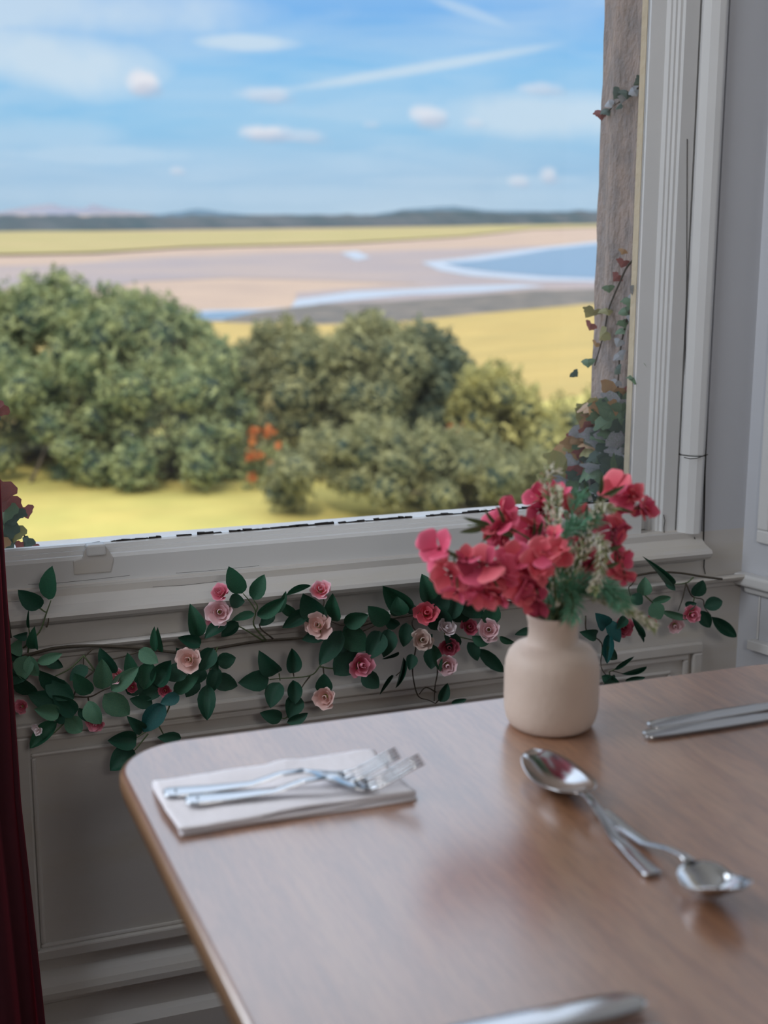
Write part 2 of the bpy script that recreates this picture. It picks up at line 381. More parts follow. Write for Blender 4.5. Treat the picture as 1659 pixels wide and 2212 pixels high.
# ------------------------------------------------------------------ bushes
def quads(name, C, Nn, size, material, parent, kind=None, **kw):
    """many small leaves as one mesh: centres C, normals Nn, sizes"""
    n = len(C); rs = np.random.RandomState(len(C))
    a = np.cross(Nn, rs.normal(size=(n, 3))); a /= np.linalg.norm(a, axis=1)[:, None]+1e-9
    b = np.cross(Nn, a); b /= np.linalg.norm(b, axis=1)[:, None]+1e-9
    s = size[:, None]
    P = np.stack([C-a*s, C-b*s*.45+Nn*s*.1, C+a*s, C+b*s*.45+Nn*s*.1], 1)
    o_ = C.mean(0); P = (P-o_).reshape(-1, 3)
    me = bpy.data.meshes.new(name); me.vertices.add(4*n); me.vertices.foreach_set('co', P.ravel())
    me.loops.add(4*n); me.loops.foreach_set('vertex_index', np.arange(4*n, dtype=np.int32))
    me.polygons.add(n); me.polygons.foreach_set('loop_start', np.arange(0, 4*n, 4, dtype=np.int32))
    try: me.polygons.foreach_set('loop_total', np.full(n, 4, dtype=np.int32))
    except Exception: pass
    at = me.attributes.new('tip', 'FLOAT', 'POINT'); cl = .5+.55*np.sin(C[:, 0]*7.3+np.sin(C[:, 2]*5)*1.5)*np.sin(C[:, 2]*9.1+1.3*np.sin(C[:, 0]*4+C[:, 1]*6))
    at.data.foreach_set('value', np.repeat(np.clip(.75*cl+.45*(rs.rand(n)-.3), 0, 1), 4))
    me.materials.append(material); me.update(calc_edges=True); me.validate()
    o = bpy.data.objects.new(name, me); COL.objects.link(o); WL[o] = Vector(o_)
    if parent: o.parent = parent; o.location = Vector(o_)-WL[parent]
    else: o.location = o_
    return tag(o, kind=kind, **kw)
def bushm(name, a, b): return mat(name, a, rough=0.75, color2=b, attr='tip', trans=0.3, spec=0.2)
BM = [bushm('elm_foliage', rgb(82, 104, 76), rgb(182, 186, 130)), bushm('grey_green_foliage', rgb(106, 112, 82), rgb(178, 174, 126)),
      bushm('dark_shrub_foliage', rgb(70, 86, 76), rgb(138, 142, 108)), bushm('yellow_green_foliage', rgb(130, 130, 84), rgb(206, 196, 126))]  # foliage tones paled, the veil of the window glass is in the colour
BARK = mat('grey_bark', rgb(88, 78, 66), rough=0.9, var=0.2, vscale=4)
def bush(top, x0, x1, bot, dist, m, label, seed, rpx=55, nb=26, density=1.0, leafs=.062, core=True):
    rs = np.random.RandomState(seed)
    C, Nn = [], []
    xs = [a for a, b in top]; ys = [b for a, b in top]
    blobs = []
    for i in range(nb):
        for _ in range(50):
            x = rs.uniform(x0, x1); ty = np.interp(x, xs, ys)
            r = rpx*rs.uniform(.6, 1.25)
            if ty+r*.8 > bot: r = max(18, (bot-ty)*.5)
            y = rs.uniform(ty+r*.8, max(ty+r*.8+1, bot-r*.5))
            if i < nb*.4: y = ty+r*.85
            break
        dd = dist + rs.uniform(-1.1, 1.1) + (y-bot)*-.001
        blobs.append((x, y, r, dd))
    for x, y, r, dd in blobs:
        c = np.array(atD(x, y, dd)); rr = r*dd/F
        n = int(density*340*(r/45)**2)
        u = rs.normal(size=(n, 3)); u /= np.linalg.norm(u, axis=1)[:, None]
        rad = rr*rs.uniform(.72, 1.08, size=(n, 1))*(1+.22*np.sin(u[:, :1]*9+seed)*np.cos(u[:, 2:3]*8))
        C.append(c+u*rad*np.array([1, 1, .95])); q = u+rs.normal(size=(n, 3))*.55; Nn.append(q/np.linalg.norm(q, axis=1)[:, None])
    for i in range(int(nb*1.3)):      # upright leafy shoots that break the outline
        x = rs.uniform(x0, x1); ty = np.interp(x, xs, ys); dd = dist+rs.uniform(-.8, .8); ln = rs.uniform(12, 46); lean = rs.uniform(-.35, .35)
        q = np.array([atD(x+lean*ln*u_+rs.normal()*2.5, ty+22-(ln+22)*u_, dd) for u_ in rs.rand(40)]); q = q+rs.normal(size=q.shape)*.04
        C.append(q); w_ = rs.normal(size=q.shape); Nn.append(w_/np.linalg.norm(w_, axis=1)[:, None])
    C = np.concatenate(C); Nn = np.concatenate(Nn)
    keep = C[:, 2] > LAWNZ+.02; C, Nn = C[keep], Nn[keep]
    gx = (x0+x1)/2; bp = atD(gx, bot, dist); bp.z = LAWNZ
    e = empty('bush', bp, label=label, cat='bush', group=None)
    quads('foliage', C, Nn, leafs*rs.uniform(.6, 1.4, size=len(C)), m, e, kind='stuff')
    tv = []
    for k in range(5):
        x, y, r, dd = blobs[int(rs.randint(len(blobs)))]
        q = Vector(atD(x, y, dd)); b0 = bp+HR*rs.uniform(-.5, .5)*(x1-x0)*dist/F*.4; b0.z = LAWNZ-.02
        tv.append(tube(smooth_path([b0, (b0+q)/2+Vector((rs.uniform(-.2, .2), 0, .1)), q], 4), .035, 6, .012))
    v, f = join(*tv); mob('stem', v, f, BARK, e, smooth=True)
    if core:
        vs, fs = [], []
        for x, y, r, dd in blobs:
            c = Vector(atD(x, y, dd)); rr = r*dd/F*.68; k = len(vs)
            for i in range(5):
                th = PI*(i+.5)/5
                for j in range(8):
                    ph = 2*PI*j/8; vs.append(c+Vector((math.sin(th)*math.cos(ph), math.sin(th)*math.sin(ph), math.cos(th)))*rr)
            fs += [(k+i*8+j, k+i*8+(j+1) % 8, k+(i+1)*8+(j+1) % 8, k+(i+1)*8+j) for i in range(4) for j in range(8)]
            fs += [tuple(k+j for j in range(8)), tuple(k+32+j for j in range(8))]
        mob('dark_core', vs, fs, BM[2], e)['kind'] = 'stuff'  # dark solid cores: darkness inside the bush put in as colour, closing gaps
    return e
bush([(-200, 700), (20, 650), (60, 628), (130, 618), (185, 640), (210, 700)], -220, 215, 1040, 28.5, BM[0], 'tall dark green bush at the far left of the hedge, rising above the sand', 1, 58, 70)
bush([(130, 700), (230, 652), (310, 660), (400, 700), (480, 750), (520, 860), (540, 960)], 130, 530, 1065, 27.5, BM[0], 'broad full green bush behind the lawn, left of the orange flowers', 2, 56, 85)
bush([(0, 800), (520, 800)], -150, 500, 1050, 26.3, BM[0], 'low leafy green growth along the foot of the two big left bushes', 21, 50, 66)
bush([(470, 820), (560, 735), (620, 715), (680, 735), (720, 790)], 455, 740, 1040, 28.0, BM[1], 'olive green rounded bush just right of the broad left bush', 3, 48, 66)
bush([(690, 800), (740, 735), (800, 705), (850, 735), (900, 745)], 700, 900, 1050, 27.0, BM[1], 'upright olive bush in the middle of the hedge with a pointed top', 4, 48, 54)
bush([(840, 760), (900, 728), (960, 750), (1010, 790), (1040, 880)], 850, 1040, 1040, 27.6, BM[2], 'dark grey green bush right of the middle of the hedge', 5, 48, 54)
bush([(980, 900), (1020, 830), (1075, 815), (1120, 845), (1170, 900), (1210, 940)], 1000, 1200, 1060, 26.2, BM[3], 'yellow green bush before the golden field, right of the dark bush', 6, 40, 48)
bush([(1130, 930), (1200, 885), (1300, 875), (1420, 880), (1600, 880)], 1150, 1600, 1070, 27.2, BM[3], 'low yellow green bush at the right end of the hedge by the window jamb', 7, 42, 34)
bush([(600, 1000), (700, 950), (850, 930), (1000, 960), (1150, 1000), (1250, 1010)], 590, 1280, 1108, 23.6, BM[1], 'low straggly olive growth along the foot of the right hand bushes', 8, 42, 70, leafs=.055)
# orange flowers between bushes
OR = mat('orange_petal', rgb(196, 96, 48), rough=0.7, color2=rgb(206, 130, 64), attr='tip', trans=0.2)
e = empty('orange_flower_clump', (*atD(560, 1040, 25.8).xy, LAWNZ), label='clump of orange flowers between the broad left bush and the olive bushes', cat='flowers')
rs = np.random.RandomState(3); C = []
for (x, y, r, n) in [(548, 932, 10, 26), (578, 934, 11, 28), (545, 955, 8, 14), (603, 963, 8, 14), (540, 985, 9, 18), (560, 983, 8, 12), (545, 1030, 9, 16), (588, 1000, 7, 10), (990, 935, 12, 14), (972, 925, 6, 8)]:
    c = np.array(atD(x, y, 25.5)); C.append(c+rs.normal(size=(n*2, 3))*r*25.5/F*.6)
C = np.concatenate(C); q = rs.normal(size=C.shape); q /= np.linalg.norm(q, axis=1)[:, None]
quads('flower_heads', C, q, np.full(len(C), .05), OR, e, kind='stuff')
C = []
for x in range(515, 625, 5):
    for k in range(12):
        C.append(np.array(atD(x+rs.uniform(-4, 4), rs.uniform(960, 1060), 25.7)))
C = np.array(C); q = rs.normal(size=C.shape)*np.array([1, 1, .2]); q /= np.linalg.norm(q, axis=1)[:, None]
quads('foliage', C, q, np.full(len(C), .07), BM[0], e, kind='stuff')

# ------------------------------------------------------------------ the window wall
YW = 1.90
YA = 1.885                                   # face of the apron under the window
def zz(y, Y): return onY(200, y, Y).z
XL, XR = -0.02, 1.176                        # daylight edges of the glass
GY = 1.935                                   # glass plane
XCOR = onY(1600, 1262, YA).x                 # where the splayed wall starts
z_gl = zz(1171, GY)
LSTILE = XL-0.10
win = empty('window_1', (0.6, YW, z_gl)); win['kind'] = 'structure'
zt = 2.35
# bottom rail of the sash, moulded
rail = [(GY-.004, z_gl), (GY-.012, zz(1177, GY-.012)), (GY-.016, zz(1186, GY-.016)), (GY-.022, zz(1188, GY-.022)), (GY-.026, zz(1196, GY-.026)), (YW+.004, zz(1199, YW+.004)),
        (YW, zz(1207, YW)), (YW, zz(1258, YW)), (YW+.03, zz(1258, YW)), (GY+.02, zz(1258, YW)), (GY+.02, z_gl-.004), (GY-.004, z_gl-.004)]
v, f = prism(rail, XL-.08, XR+.0, 'X'); o = fixn(mob('sash_rail', v, f, PAINTW, win))
# right stile, moulded: (x,y) profile
zrow = 600
def xx(px, Y): return onY(px, zrow, Y).x
def stile_prof():
    P = [(GY-.004, 1410), (GY-.010, 1415), (GY-.018, 1424), (GY-.018, 1428), (GY-.024, 1434), (GY-.024, 1438), (YW+.006, 1444), (YW+.006, 1449), (YW, 1455), (YW, 1459)]
    out = []
    for Y, px in P: out.append((xx(px, Y), Y))
    return out
sp = stile_prof(); XS1 = xx(1484, YW)
prof = [(XR-.002, GY-.004)] + sp[1:] + [(XS1, YW), (XS1, GY+.006), (XR-.002, GY+.006)]
v, f = prism(prof, zz(1258, YW), zt, 'Z'); fixn(mob('sash_stile', v, f, PAINTW, win))
v, f = prism([(XL-.10, YW), (XL-.02, YW), (XL, GY-.004), (XL, GY+.02), (XL-.10, GY+.02)], zz(1258, YW), zt, 'Z'); fixn(mob('sash_stile', v, f, PAINTW, win))
v, f = boxv(XL-.10, XS1, YW, GY+.02, 1.66, 1.71); mob('meeting_rail', v, f, PAINTW, win)
v, f = boxv(XL-.10, XS1, YW, GY+.02, zt-.06, zt); mob('sash_rail', v, f, PAINTW, win)
# glass
GL = bpy.data.materials.new('window_glass'); GL.use_nodes = True; t = GL.node_tree; t.nodes.clear()
tr = t.nodes.new('ShaderNodeBsdfTransparent'); gl = N(t, 'ShaderNodeBsdfGlossy', Roughness=0.03)
df = N(t, 'ShaderNodeBsdfDiffuse'); df.inputs[0].default_value = rgb(235, 235, 235)
fr = N(t, 'ShaderNodeFresnel', IOR=1.3); m1 = t.nodes.new('ShaderNodeMixShader'); t.links.new(fr.outputs[0], m1.inputs[0])
t.links.new(tr.outputs[0], m1.inputs[1]); t.links.new(gl.outputs[0], m1.inputs[2])
tcg = t.nodes.new('ShaderNodeTexCoord'); ng = N(t, 'ShaderNodeTexNoise', **{'Scale': 5.0, 'Detail': 3.0}); t.links.new(tcg.outputs['Object'], ng.inputs['Vector'])
m2 = t.nodes.new('ShaderNodeMixShader'); t.links.new(math_(t, 'MULTIPLY', ng.outputs[0], 0.05), m2.inputs[0])
t.links.new(m1.outputs[0], m2.inputs[1]); t.links.new(df.outputs[0], m2.inputs[2])
og = t.nodes.new('ShaderNodeOutputMaterial'); t.links.new(m2.outputs[0], og.inputs[0])
v, f = boxv(XL-.004, XR+.004, GY+.001, GY+.004, z_gl-.006, 1.665); mob('window_pane', v, f, GL, win)
v, f = boxv(XL-.004, XR+.004, GY+.001, GY+.004, 1.705, zt-.055); mob('window_pane', v, f, GL, win)
# crumbling dark putty along the glass foot and side
vs, fs = [], []
x = 0.30
while x < XR-.02:
    w = R.uniform(.004, .022); h = R.uniform(.0005, .0028)*(1.0 if x > .34 else .5)
    if R.random() < .85:
        a, b = boxv(x, x+w, GY-.006, GY-.001, z_gl-.001, z_gl+h); k = len(vs)
        a = [(p[0]+R.uniform(-.001, .001), p[1], p[2]+R.uniform(-.0006, .0006)) for p in a]
        vs += a; fs += [tuple(i+k for i in q) for q in b]
    x += w*R.uniform(.7, 1.1)
mob('crumbling_putty', vs, fs, DARK, win)['kind'] = 'stuff'
cr = [tube([onY(x_+R.uniform(-1.2, 1.2), y_, GY-.008) for x_, y_ in p_], .0007, 4) for p_ in ([(1434, 60), (1433, 100), (1431, 140)], [(1430, 240), (1429, 262), (1431, 285), (1427, 305), (1428, 340)],
      [(1424, 370), (1423, 440), (1421, 500), (1419, 540)], [(1408, 690), (1406, 780), (1405, 850)], [(1400, 960), (1398, 1020), (1395, 1060)])]
v, f = join(*cr); mob('paint_crack', v, f, DARK, win)['kind'] = 'stuff'
# outer frame strip (cream) and its dark crack
xo = onY(1392, 600, GY+.03).x
v, f = boxv(XR-.003, XR+.05, GY+.006, GY+.022, .70, zt); mob('outer_frame', v, f, CREAMX, win)
v, f = tube(smooth_path([onY(px, y, GY+.018) for px, y in [(1415, 0), (1409, 120), (1404, 260), (1401, 400), (1398, 520), (1393, 640), (1388, 700), (1384, 760)]], 5), .0022, 5)
# sash catch on the bottom rail
e = empty('sash_lift', onY(208, 1200, YW-.004)); tag(e, 'small white metal sash lift on the bottom rail of the window frame, left part', 'window lift')
def pxbox(x0, y0, x1, y1, Y, th):
    a, b = onY(x0, y0, Y), onY(x1, y1, Y)
    return boxv(min(a.x, b.x), max(a.x, b.x), Y, Y+th, min(a.z, b.z), max(a.z, b.z))
v, f = pxbox(187, 1179, 230, 1200, GY-.04, .02); bevel(mob('hook', v, f, PAINTW, e), .003, 3)
c = [onY(185, 1184, YW-.002), onY(230, 1181, YW-.002), onY(246, 1207, YW-.002), onY(240, 1236, YW-.002), onY(160, 1242, YW-.002), onY(158, 1212, YW-.002), onY(178, 1206, YW-.002)]
v = c+[p+Vector((0, .004, 0)) for p in c]; n = len(c)
f = [tuple(range(n)), tuple(range(2*n-1, n-1, -1))]+[(i, (i+1) % n, n+(i+1) % n, n+i) for i in range(n)]
bevel(fixn(mob('plate', v, f, PAINT, e)), .0015, 2)

# stool and sill below (trims)
def yp(*pp): return [(Y, zz(y, Y)) for y, Y in pp]
zc = zz(1258, YW)
st = [(YW+.02, zc), (YW, zc)] + yp((1262, YW-.001), (1300, YW-.028), (1311, YW-.040), (1317, YW-.047), (1326, YW-.050), (1334, YW-.047), (1339, YW-.040))
st += [(YA-.001, zz(1339, YW-.040)), (YA-.001, zz(1339, YW-.040)-.01), (YW+.02, zz(1339, YW-.040)-.01)]
XST = onY(1517, 1190, YW-.02).x
v, f = prism(st, -.14, XST, 'X'); o = fixn(mob('trim_1', v, f, PAINT)); o['kind'] = 'structure'
zlow = zz(1384, YA)
dr = [(YA-.0005, zlow)] + yp((1386, YA-.022), (1389, YA-.028), (1394, YA-.031), (1399, YA-.029), (1403, YA-.022))
dr += [(YA-.008, dr[-1][1]-.001), (YA-.008, dr[-1][1]-.010), (YA-.0005, dr[-1][1]-.014)]
v, f = prism(dr, -.14, XCOR+.005, 'X'); o = fixn(mob('trim_2', v, f, PAINT)); o['kind'] = 'structure'
# front wall pieces around the window opening
parts = [boxv(-.14, XCOR+.03, YA, YA+.30, 0, zc-.002), boxv(XST+.002, XCOR+.06, YA, YA+.06, zc-.002, 2.6), boxv(-.16, XL-.09, YA+.004, YA+.30, zc-.002, 2.6),
         boxv(XL-.09, XST+.002, YA+.004, YA+.30, zt+.002, 2.6), boxv(XST+.002, XCOR+.05, YA+.06, YA+.30, zc-.002, 2.6)]
v, f = join(*parts[:1]); wf = fixn(mob('wall_front', v, f, PAINT)); wf['kind'] = 'structure'
v, f = join(*parts[1:]); o = fixn(mob('wall_front_upper', v, f, WALLP)); o['kind'] = 'structure'; o.name = 'wall_front'
# panel mouldings on the apron: stepped frame standing proud
def frame(x0, x1, z0, z1, w, y, th):
    return join(boxv(x0, x1, y-th, y, z1-w, z1), boxv(x0, x1, y-th, y, z0, z0+w), boxv(x0, x0+w, y-th, y, z0+w, z1-w), boxv(x1-w, x1, y-th, y, z0+w, z1-w))
p1 = onY(1512, 1383, YA); pl = onY(44, 1800, YA)
zb = onY(200, 2050, YA).z
for k, (ins, w, th) in enumerate(((0, .018, .012), (.024, .010, .008), (.056, .007, .006))):
    x0, x1, z0, z1 = pl.x+ins*.35, p1.x-ins, zb+ins*.3, p1.z-ins*.8
    v, f = frame(x0, x1, z0, z1, w, YA, th); bevel(mob('panel_moulding', v, f, PAINT, wf), .003, 2)
# baseboard under the panel
bz = lambda y: onY(200, y, YA).z
bb = [(YA, bz(2078)), (YA-.012, bz(2088)), (YA-.020, bz(2100)), (YA-.024, bz(2112)), (YA-.024, bz(2124)), (YA-.016, bz(2128)), (YA-.016, bz(2136)), (YA-.010, bz(2142)), (YA-.010, bz(2188)), (YA-.022, bz(2192)), (YA-.030, bz(2204)), (YA-.030, 0), (YA, 0)]
v, f = prism(bb, -.14, XCOR+.01, 'X'); o = fixn(mob('baseboard_front', v, f, PAINT)); o['kind'] = 'structure'
# vertical bead (parting bead) right of the sash, in two lengths with a joint
def bead(z0, z1):
    x0, x1 = onY(1489, 600, YW).x, onY(1533, 600, YW).x
    P = [(x0, YW+.01), (x0, YW-.004), (x0+.006, YW-.016), (x0+.016, YW-.024), (x1-.012, YW-.026), (x1-.003, YW-.018), (x1, YW-.006), (x1, YW+.01)]
    return prism(P, z0, z1, 'Z')
zj = onY(1500, 986, YW-.02).z; zl = zc-.004
v, f = bead(zl, zj-.0008); o = fixn(mob('trim_3', v, f, PAINTW)); o['kind'] = 'structure'; bevel(o, .002)
v, f = bead(zj+.0008, 2.4); o = fixn(mob('trim_4', v, f, PAINTW)); o['kind'] = 'structure'; bevel(o, .002)
# dark gap line beside the bead and cracks in the paint
def crackline(name, px, Y, r, parent=None):
    v, f = tube([onY(x, y, Y) for x, y in px], r, 4)
    o = mob(name, v, f, DARK, parent); o['kind'] = 'structure' if parent is None else 'stuff'
    return o
cracks = []
def ck(px, Y, r): cracks.append(tube([onY(x+R.uniform(-.8, .8), y, Y) for x, y in px], r, 4))
ck([(1562, 0), (1557, 120), (1552, 240), (1546, 360), (1540, 480), (1533, 600), (1530, 740), (1528, 850), (1524, 980), (1521, 1100), (1518, 1205)], YA-.001, .0011)
ck([(1500, 1160), (1503, 1172), (1512, 1182), (1519, 1190), (1522, 1210), (1521, 1225), (1523, 1240)], YA-.002, .0009)
ck([(1433, 1112), (1436, 1125), (1434, 1140), (1435, 1156)], YW-.0012, .0006)
ck([(1410, 1167), (1425, 1168), (1440, 1169), (1455, 1166)], YW-.010, .0005)
ck([(1477, 988), (1490, 991), (1505, 990), (1520, 985), (1529, 982)], YW-.0265, .0007)
ck([(1485, 300), (1483, 600), (1478, 900), (1475, 1100), (1474, 1160)], YW-.0005, .0005)
ck([(1522, 742), (1528, 750), (1530, 755)], YA-.002, .0018)
ck([(60, 1296), (30, 1300), (10, 1300)], YW-.035, .00022)
ck([(330, 1268), (400, 1264), (470, 1256)], YW-.016, .00022)
ck([(380, 1238), (450, 1233), (560, 1222)], YW-.003, .00022)
ck([(640, 1262), (720, 1252), (840, 1240)], YW-.026, .00022)
ck([(60, 1262), (120, 1260), (200, 1252), (280, 1243)], YW-.003, .00022)
v, f = join(*cracks); mob('paint_crack', v, f, DARK, wf)['kind'] = 'stuff'
# outer crack between frame and stone
v, f = tube(smooth_path([onY(px, y, GY+.022) for px, y in [(1413, 0), (1408, 120), (1402, 260), (1399, 400), (1396, 520), (1392, 640), (1388, 760), (1386, 900)]], 5), .0026, 5)
mob('frame_gap', v, f, DARK, win)

# stone reveal outside
GYo = GY+.024
XSt = onY(1392, 600, GYo).x
Yout = onX(1286, 600, XSt).y
gv = []
nz_, ny_ = 90, 9
for i in range(nz_+1):
    z = -.2 + 3.0*i/nz_
    for j in range(ny_+1):
        y = GYo+(Yout-GYo)*j/ny_
        x = XSt - .010*math.exp(-((j/ny_-.62)/.18)**2) - .006*math.exp(-((j/ny_-.18)/.1)**2) + .002*mnoise.noise(Vector((0, y*30, z*30)))+ (.005 if j == ny_ else 0)*abs(mnoise.noise(Vector((3, 0, z*30))))
        gv.append((x, y, z))
    gv.append((XSt+.5, Yout+.002*mnoise.noise(Vector((5, 0, z*10))), z))
ms = ny_+2
gf = [(i*ms+j, i*ms+j+1, (i+1)*ms+j+1, (i+1)*ms+j) for i in range(nz_) for j in range(ms-1)]
stone = mob('stone_jamb', gv, gf, STONE, smooth=False); stone['kind'] = 'structure'
v, f = boxv(-.6, XSt+.5, GYo-.012, GYo+.30, -.2, z_gl-.14); fixn(mob('stone_sill', v, f, STONE))['kind'] = 'structure'
v, f = boxv(XL-.60, XL-.03, GYo-.02, Yout, -.2, 2.8); fixn(mob('stone_jamb', v, f, STONE))['kind'] = 'structure'
# lichen crust near the outer edge of the reveal
# ------------------------------------------------------------------ splayed wall on the right
D2 = Vector((math.cos(math.radians(287)), math.sin(math.radians(287)), 0)); N2 = Vector((D2.y, -D2.x, 0))
if N2.x > 0: N2 = -N2
CO = Vector((XCOR, YA, 0))
def slab(s0, s1, t0, t1, z0, z1):
    """box along the splayed wall: s metres from the corner, t metres into the room"""
    vs = []
    for s in (s0, s1):
        for t in (t0, t1):
            for z in (z0, z1):
                p = CO+D2*s+N2*t; vs.append((p.x, p.y, z))
    return vs, [(0, 1, 3, 2), (4, 6, 7, 5), (0, 4, 5, 1), (2, 3, 7, 6), (0, 2, 6, 4), (1, 5, 7, 3)]
v, f = join(slab(-.01, .30, -.12, 0, 0, 2.6), slab(.30, 1.15, -.12, 0, 0, .80), slab(.30, 1.15, -.12, 0, 2.3, 2.6), slab(1.15, 1.35, -.12, 0, 0, 2.6))
wr = fixn(mob('wall_right', v, f, WALLP)); wr['kind'] = 'structure'
def sOf(px, py, t=0.0):
    d = ray(px, py); n = N2; q = CO+N2*t; k = (q-EYE).dot(n)/d.dot(n); p = EYE+d*k
    return (p-CO).dot(D2), p.z
s1, z1_ = sOf(1640, 1170); 
parts = []
parts.append(slab(s1, .30, 0, .010, z1_, z1_+.022)); parts.append(slab(s1, s1+.022, 0, .010, z1_+.022, 2.45))
v, f = join(*parts); bevel(mob('panel_moulding', v, f, PAINTW, wr), .003, 2)
zt2 = dr[1][1]
v, f = join(slab(.0, .30, 0, .024, zt2-.020, zt2), slab(.012, .30, 0, .010, zt2-.034, zt2-.020)); o = bevel(mob('trim_5', v, f, PAINTW), .005, 3); o['kind'] = 'structure'
s2, z2_ = sOf(1640, 1292); s3, z3_ = sOf(1628, 1378)
v, f = join(slab(s2, s2+.004, 0, .003, z3_, zt2-.036), slab(s3, .30, 0, .018, z3_-.016, z3_)); bevel(mob('panel_moulding', v, f, PAINTW, wr), .002, 2)
v, f = slab(-.0, .30, 0, .012, 0, .18); o = mob('baseboard_right', v, f, PAINT); o['kind'] = 'structure'
w2 = empty('window_2', CO+D2*.72+Vector((0, 0, .82))); w2['kind'] = 'structure'
v, f = join(slab(.30, .36, -.09, -.04, .80, 2.3), slab(1.09, 1.15, -.09, -.04, .80, 2.3)); mob('sash_stile', v, f, PAINTW, w2)
v, f = join(slab(.36, 1.09, -.09, -.04, .80, .87), slab(.36, 1.09, -.09, -.04, 2.24, 2.3), slab(.36, 1.09, -.09, -.04, 1.62, 1.67)); mob('sash_rail', v, f, PAINTW, w2)
v, f = slab(.36, 1.09, -.066, -.062, .87, 2.24); mob('window_pane', v, f, GL, w2)
# the rest of the room, behind the camera
CE = CO+D2*1.35
DL = Vector((-.16, YA, 0)); DE = Vector((-.16-.39, YA-1.29, 0))
def wall(name, a, b, z0=0, z1=2.6, th=.12, m=WALLP):
    a, b = Vector(a), Vector(b); d = (b-a).normalized(); n = Vector((-d.y, d.x, 0))*th
    vs = [a, b, b+n, a+n]; V = [Vector((p.x, p.y, z)) for z in (z0, z1) for p in vs]
    o = fixn(mob(name, V, [(0, 1, 2, 3), (4, 5, 6, 7), (0, 1, 5, 4), (1, 2, 6, 5), (2, 3, 7, 6), (3, 0, 4, 7)], m)); o['kind'] = 'structure'; return o
DLd = (DE-DL).normalized(); NLn = Vector((-DLd.y, DLd.x, 0))
if NLn.x < 0: NLn = -NLn
def slabL(s0, s1, t0, t1, z0, z1):
    vs = [DL+DLd*s+NLn*t+Vector((0, 0, z)) for s in (s0, s1) for t in (t0, t1) for z in (z0, z1)]
    return vs, [(0, 1, 3, 2), (4, 6, 7, 5), (0, 4, 5, 1), (2, 3, 7, 6), (0, 2, 6, 4), (1, 5, 7, 3)]
v, f = join(slabL(-.01, .18, -.12, 0, 0, 2.6), slabL(.18, .98, -.12, 0, 0, .80), slabL(.18, .98, -.12, 0, 2.3, 2.6), slabL(.98, 1.35, -.12, 0, 0, 2.6))
fixn(mob('wall_left', v, f, WALLP))['kind'] = 'structure'
w3 = empty('added_window_3', DL+DLd*.58+Vector((0, 0, .82))); w3['kind'] = 'structure'  # unseen window, added to go with the left fill lamp
v, f = join(slabL(.18, .24, -.09, -.04, .80, 2.3), slabL(.92, .98, -.09, -.04, .80, 2.3)); mob('sash_stile', v, f, PAINTW, w3)
v, f = join(slabL(.24, .92, -.09, -.04, .80, .87), slabL(.24, .92, -.09, -.04, 2.24, 2.3), slabL(.24, .92, -.09, -.04, 1.62, 1.67)); mob('sash_rail', v, f, PAINTW, w3)
v, f = slabL(.24, .92, -.066, -.062, .87, 2.24); mob('window_pane', v, f, GL, w3)
REARW = mat('dark_taupe_rear_wall', rgb(96, 80, 74), rough=.7)  # unseen rear walls, coloured dark to cut light bounced into the room
wall('wall_front_left', (-2.4, DE.y, 0), DE); wall('wall_front_right', CE, (3.6, CE.y, 0))
wall('wall_left_rear', (-2.4, -3.5, 0), (-2.4, DE.y, 0), m=REARW); wall('wall_right_rear', (3.6, CE.y, 0), (3.6, -3.5, 0), m=REARW); wall('wall_back', (3.6, -3.5, 0), (-2.4, -3.5, 0), m=REARW)
for n_, z_ in (('floor', -.06), ('ceiling', 2.6)):
    v, f = boxv(-2.5, 3.7, -3.6, YA+.1, z_, z_+.06)
    o = mob(n_, v, f, mat('dark_oak_floor', rgb(92, 66, 48), rough=.5, var=.2, vscale=3, stretch=(8, 1, 1)) if n_ == 'floor' else PAINTW); o['kind'] = 'structure'

# ------------------------------------------------------------------ curtain
xc = onY(26, 1500, 1.76).x
V, Fc = [], []
zs = np.linspace(.02, 2.45, 40); us = np.linspace(0, 1, 60)
for z in zs:
    fl = .022*max(0, (.45-z)/.45)
    for u in us:
        x = xc+.004+fl-u*.30+.002*math.sin(z*5); y = 1.765+.018*math.sin(u*26+.6*math.sin(z*2))+.008*math.sin(u*61+z)
        V.append((x, y, z))
nu = len(us)
Fc = [(i*nu+j, i*nu+j+1, (i+1)*nu+j+1, (i+1)*nu+j) for i in range(len(zs)-1) for j in range(nu-1)]
cu = empty('curtain', (xc-.15, 1.77, 0.02), label='crimson velvet curtain hanging at the left edge of the window', cat='curtain')
o = mob('curtain_panel', V, Fc, VELVET, cu, smooth=True); m_ = o.modifiers.new('thick', 'SOLIDIFY'); m_.thickness = .008
o.name = 'drape'
v, f = tube([(xc-.36, 1.765, 2.46), (xc+.10, 1.765, 2.46)], .012, 12); mob('curtain_pole', v, f, METALB, cu)

